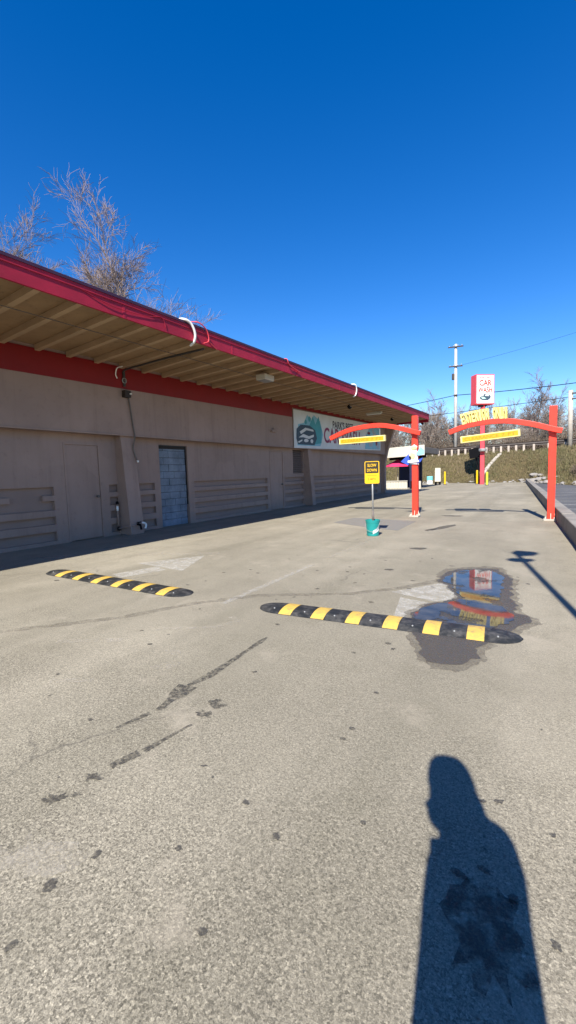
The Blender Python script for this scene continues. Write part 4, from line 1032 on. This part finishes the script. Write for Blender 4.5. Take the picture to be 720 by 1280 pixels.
# ------------------------------------------------------------------ bare trees
def bare_tree(seed, H, spread, trunk_r, levels, droop=0.0, kids=(7, 5, 5, 4), twig_r=.012, bare=.25, up=.55):
    rd = random.Random(seed); tr, cr = MB(), MB()
    def seg(mb, p, d, L, r0, r1, n, steps, wob, drp):
        pts = [p.copy()]; rs = [r0]; dd = d.copy()
        for i in range(steps):
            dd = (dd+V((rd.gauss(0, wob), rd.gauss(0, wob), rd.gauss(0, wob)-drp*(i+1)/steps))).normalized()
            pts.append(pts[-1]+dd*L/steps); rs.append(r0+(r1-r0)*(i+1)/steps)
        mb.tube(pts, 0, n, caps=False, r_list=rs); return pts, rs
    def branch(p, d, L, r, lev):
        n = 4 if lev <= 1 else 3
        steps = 5 if lev <= 1 else (4 if lev == 2 else 3)
        pts, rs = seg(cr, p, d, L, r, max(twig_r*.6, r*.28), n, steps, .075+.035*lev, droop*(.2+.35*lev))
        if lev >= levels: return
        k = kids[min(lev, len(kids)-1)]
        for i in range(k):
            t = rd.uniform(.22, 1.0) if i < k-1 else 1.0
            f = t*(len(pts)-1); i0 = min(int(f), len(pts)-2); q = pts[i0].lerp(pts[i0+1], f-i0)
            ax = (pts[i0+1]-pts[i0]).normalized(); o_ = ax.orthogonal().normalized(); o_.rotate(Quaternion(ax, rd.uniform(0, 2*pi)))
            an = rd.uniform(.35, .85) if t < 1 else rd.uniform(.05, .3)
            nd = (ax*cos(an)+o_*sin(an)+V((0,0,.16 if lev < 2 else .05))).normalized()
            branch(q, nd, L*rd.uniform(.38, .62), max(twig_r, rs[i0]*.55), lev+1)
    pts, rs = seg(tr, V((0,0,-.3)), V((rd.uniform(-.06, .06), rd.uniform(-.06, .06), 1)).normalized(), H*.72, trunk_r, trunk_r*.22, 8, 9, .05, 0)
    nb = kids[0]+6
    for i in range(nb):
        t = bare+(1-bare)*(i+rd.random())/nb; t = min(1, t); f = t*(len(pts)-1); i0 = min(int(f), len(pts)-2); q = pts[i0].lerp(pts[i0+1], f-i0)
        a = i*2.4+rd.uniform(-.5, .5); el = up+.5*t+rd.uniform(-.15, .15)
        d = V((cos(a)*cos(el), sin(a)*cos(el), sin(el)))
        L = spread*(1-.5*t)*rd.uniform(.75, 1.15)
        branch(q, d, L, max(twig_r*1.5, rs[i0]*.5), 1)
    branch(pts[-1], V((0,0,1)), H*.28, rs[-1], 1)
    return tr, cr
protos = []
def tree_proto(name, seed, mt, label, cat='tree', group=None, **kw):
    tr, cr = bare_tree(seed, **kw); r = thing(name, (0,0,0), label, cat, group)
    tr.build('trunk', 'bark', r, smooth=True, fix=False); cr.build('crown', mt, r, fix=False); return r
# big trees behind the roof
big = tree_proto('bare_tree', 4, 'twig_red', 'tallest bare tree rising behind the near roof', group='bare trees behind the building', H=18.6, spread=7.0, trunk_r=.34, levels=4, droop=.03, kids=(18, 9, 8, 8), twig_r=.010, bare=.3, up=.8)
big.scale = (.885,)*3; big.location = (-24.3, 18.8, -.1); big.rotation_euler = (0, 0, 3.3)
b2 = tree_proto('bare_tree', 12, 'twig_red', 'shorter bare tree left of the tallest one, behind the roof', group='bare trees behind the building', H=18.0, spread=6.6, trunk_r=.28, levels=4, droop=.05, kids=(13, 8, 8, 8), twig_r=.010, bare=.35)
b2.scale = (1.12,)*3; b2.location = (-34.0, 16.5, -.1); b2.rotation_euler = (0, 0, 1.0)
dup(b2, (-38.0, 24.2, -.1), 2.2, 'smaller bare tree set back behind the tallest one', .98)
# tree line beyond the road
G = 'bare trees beyond the guardrail'
P1 = tree_proto('bare_tree', 31, 'twig', 'bare', group=G, H=9.0, spread=3.2, trunk_r=.14, levels=3, kids=(15, 9, 9), twig_r=.015, bare=.1, up=.7)
P2 = tree_proto('bare_tree', 47, 'twig', 'bare', group=G, H=7.6, spread=3.6, trunk_r=.13, levels=3, kids=(15, 9, 9), twig_r=.015, bare=.06, up=.5)
P3 = tree_proto('bare_tree', 58, 'twig_red', 'bare', group=G, H=10, spread=2.9, trunk_r=.15, levels=3, kids=(12, 8, 8), twig_r=.015, bare=.3, up=.8)
rt = random.Random(3)
spots = []
x = -31.0
while x < -5:
    spots.append((x, rt.uniform(60, 68), rt.uniform(.62, .95))); x += rt.uniform(.9, 1.6)
x = -30.0
while x < 11: spots.append((x, rt.uniform(68, 84), rt.uniform(.75, 1.05))); x += rt.uniform(1.1, 1.9)
x = -4.5
while x < 10: spots.append((x, rt.uniform(58, 66), rt.uniform(.40, .64))); x += rt.uniform(1.0, 1.7)
special = [(-2.4, 60, .98, P3, 'tall slender bare tree between the pylon sign and right gate post'), (-.2, 58, .62, P1, 'forked bare tree just left of the right gate post'), (-14.5, 62, .95, P3, 'tallest bare tree showing above the far end of the roof')]
used = set()
def place(pr, x, y, s, lab):
    if pr.name not in used:
        used.add(pr.name); pr.location = (x, y, hz(x, y)-.1); pr.scale = (s,)*3; pr.rotation_euler = (0,0,rt.uniform(0, 6)); pr['label'] = lab
    else: dup(pr, (x, y, hz(x, y)-.1), rt.uniform(0, 6.28), lab, s)
for x, y, s, pr, lab in special: place(pr, x, y, s, lab)
for i, (x, y, s) in enumerate(spots):
    pr = (P1, P2, P3)[i % 3]
    lab = 'bare grey-brown tree in the wood beyond the guardrail, left of the sign' if x < -5.5 else 'bare grey-brown tree beyond the guardrail, right of the sign'
    place(pr, x, y, s, lab)
# brush clumps
def brush_mesh(seed):
    rd = random.Random(seed); m = MB()
    for i in range(60):
        a = rd.uniform(0, 2*pi); el = rd.uniform(.5, 1.5); d = V((cos(a)*cos(el), sin(a)*cos(el), sin(el))); p = V((rd.gauss(0, .35), rd.gauss(0, .35), -.05))
        L = rd.uniform(.5, 1.3); pts = [p]
        for k in range(3): d = (d+V((rd.gauss(0, .2), rd.gauss(0, .2), rd.gauss(0, .15)))).normalized(); pts.append(pts[-1]+d*L/3)
        m.tube(pts, 0, 3, False, [.014, .012, .010, .006])
        for j in range(5):
            q = pts[rd.randint(1, 3)]; e_ = V((rd.gauss(0, 1), rd.gauss(0, 1), rd.gauss(.4, .6))).normalized()
            m.tube([q, q+e_*L*.25], 0, 3, False, [.009, .005])
    return m
bms = [brush_mesh(s).build('brush', 'brush', fix=False) for s in (1, 2)]
bl = [(rt.uniform(-30, 9), rt.uniform(55, 62), rt.uniform(1.0, 2.3)) for _ in range(75)]+[(rt.uniform(-.3, 7), 0, rt.uniform(.4, .8)) for _ in range(14)]
for i, (x, y, s) in enumerate(bl):
    o = bms[i] if i < 2 else bms[i % 2].copy()
    if i >= 2: COL.objects.link(o)
    if y == 0: y = foot(x)+rt.uniform(2, 8)
    o.location = (x, y, hz(x, y)); o.scale = (s*1.3, s*1.3, s); o.rotation_euler = (0,0,rt.uniform(0, 6))
    near = i >= 75
    tag(o, 'dry brown bush on the right part of the bank' if near else 'leafless brown bush among the trees beyond the guardrail', 'bush', 'bushes on the bank' if near else 'bushes beyond the guardrail')

# ------------------------------------------------------------------ the photographer (behind the camera, casts the shadow) and phone
lat = V((.975, .2225, 0)); td = V((-.2225, .975, 0)); PT0 = -.12
rings = [(.46, .02, .27, .17), (.62, -.03, .275, .19), (.80, -.055, .278, .20), (.95, -.058, .277, .20), (1.07, -.05, .277, .195), (1.17, -.042, .283, .19), (1.28, -.038, .288, .195), (1.38, -.03, .298, .20), (1.45, .008, .304, .195), (1.51, .016, .297, .175), (1.54, .026, .292, .15), (1.565, .036, .275, .11), (1.585, .01, .250, .085), (1.61, -.02, .222, .08), (1.64, -.028, .210, .08), (1.665, -.024, .207, .082), (1.70, -.02, .203, .088), (1.75, -.02, .187, .09), (1.81, -.021, .172, .09), (1.86, -.021, .160, .087), (1.90, -.016, .146, .075), (1.925, -.004, .132, .06), (1.945, .03, .11, .035)]
pe = thing('person', (lat*.13+td*PT0)[:], 'person in long dark coat and knit hat filming with a phone', 'person')
bm_ = MB(); n = 20
def ring_pts(z, a, b, ht, s=2.3):
    c = (a+b)/2; h = (b-a)/2; out = []
    for k in range(n):
        t = 2*pi*k/n; ct, st_ = cos(t), sin(t); e_ = 2/s
        x = h*abs(ct)**e_*(1 if ct > 0 else -1); y = ht*abs(st_)**e_*(1 if st_ > 0 else -1)
        out.append(lat*(c+x)+td*(PT0+y)+V((0,0,z)))
    return out
def loft(mb, rs):
    b = len(mb.v)
    for r in rs: mb.v += r
    for i in range(len(rs)-1):
        for k in range(n): k2 = (k+1) % n; mb.f.append((b+i*n+k, b+i*n+k2, b+(i+1)*n+k2, b+(i+1)*n+k))
    mb.f.append(tuple(b+k for k in reversed(range(n)))); mb.f.append(tuple(b+(len(rs)-1)*n+k for k in range(n)))
loft(bm_, [ring_pts(*r) for r in rings])
def Pp(l, t, z): return lat*l+td*t+V((0,0,z))
for sy in (-.1, .1):                       # legs and shoes
    bm_.tube([Pp(.14, PT0+sy, .6), Pp(.135, PT0+sy, .45), Pp(.14, PT0+sy, .09)], 0, 12, True, [.09, .075, .055])
    bm_.tube([Pp(.19, PT0+sy, .05), Pp(.10, PT0+sy, .055), Pp(.0, PT0+sy, .045), Pp(-.06, PT0+sy, .035)], 0, 12, True, [.045, .052, .046, .03])
# right arm, bent up to the phone, with hand
hand = Pp(.045, -.085, 1.40)
bm_.tube([Pp(.17, PT0-.19, 1.47), Pp(.20, PT0-.21, 1.25), Pp(.16, PT0-.2, 1.20), Pp(.07, -.16, 1.30), hand], 0, 12, True, [.06, .055, .052, .042, .032])
bm_.tube([Pp(.17, PT0+.18, 1.47), Pp(.19, PT0+.2, 1.22), Pp(.18, PT0+.19, 1.02), Pp(.15, PT0+.17, .86)], 0, 12, True, [.06, .055, .045, .035])
for i in range(4):
    z = 1.43-.022*i; bm_.tube([hand+V((0,0,-.03+.02*(1.5-i))), Pp(.035, -.055, z), Pp(.022, -.035, z+.003), Pp(.028, -.022, z+.004)], 0, 7, True, [.011, .010, .009, .007])
bm_.tube([hand+V((0,0,.0)), Pp(.06, -.06, 1.43), Pp(.055, -.04, 1.45)], 0, 7, True, [.013, .011, .009])
for i in range(4):
    b0 = Pp(.15, PT0+.17+(.03-.02*i)*.0, .86); bm_.tube([b0, Pp(.15-.03+.02*i, PT0+.175, .80), Pp(.145-.03+.02*i, PT0+.17, .765-(.01 if i in (0, 3) else 0))], 0, 7, True, [.013, .011, .008])
bm_.tube([Pp(.15, PT0+.17, .86), Pp(.10, PT0+.165, .82), Pp(.09, PT0+.16, .795)], 0, 7, True, [.014, .011, .009])
# face: nose and brow on the side the person looks to
bm_.tube([Pp(-.01, PT0, 1.70), Pp(-.03, PT0, 1.668), Pp(-.02, PT0, 1.66)], 0, 8, True, [.010, .012, .010])
pb = bm_.build('body', 'coat', pe)
rm = pb.modifiers.new('merge', 'REMESH'); rm.mode = 'VOXEL'; rm.voxel_size = .009; rm.use_smooth_shade = True
m = MB(); loft(m, [ring_pts(z, a-.006, b+.006, h+.006) for z, a, b, h in [(1.80, -.021, .174, .09), (1.86, -.021, .160, .087), (1.90, -.016, .146, .075), (1.925, -.004, .132, .06), (1.947, .03, .11, .035)]]); m.build('hat', 'hat', pe, smooth=True)
ph = thing('smartphone', (0, 0, 1.36), 'dark smartphone held upright at chest height', 'phone')
fwd = V((-.5267, .8454, -.0887)); rgt = V((.8497, .5264, -.0295)); upv = V((-.0217, .0909, .9956))
F = frame_mat(V((0,0,1.42))-fwd*.030, rgt, upv)
m = MB(); m.box(-.026, .050, -.135, .020, -.004, .004, F); m.build('case', 'black', ph, bevel=.003)
# ------------------------------------------------------------------ tall lamp post standing on the kerb, right behind the view (its shadow is in the picture)
lp = V((1.06, 1.16, 0)); lampr = thing('lamp_post', lp[:], 'tall lamp post with two floodlight heads standing on the kerb', 'lamp post')
m = MB(); m.tube([lp+V((0,0,.33)), lp+V((0,0,5.95))], .042, 10); m.build('pole', 'grey', lampr)
for (z, l0, l1, dp) in ((5.56, -.23, .17, .16), (6.08, -.07, .34, .30)):
    c = lp+lat*((l0+l1)/2)+V((0,0,z)); w_ = (l1-l0)/2
    m = MB(); m.prism([(-w_, -.02), (-w_*.45, -dp*.62), (w_*.5, -dp*.42), (w_, .06), (w_*.45, dp*.42), (-w_*.5, dp*.55)], c-td*.06, lat, (0,0,1), td*.12); m.build('floodlight', 'grey', lampr, bevel=.01)
m = MB(); m.box(lp.x-.11, lp.x+.11, lp.y-.11, lp.y+.11, .33, .36); m.build('base_plate', 'grey', lampr)
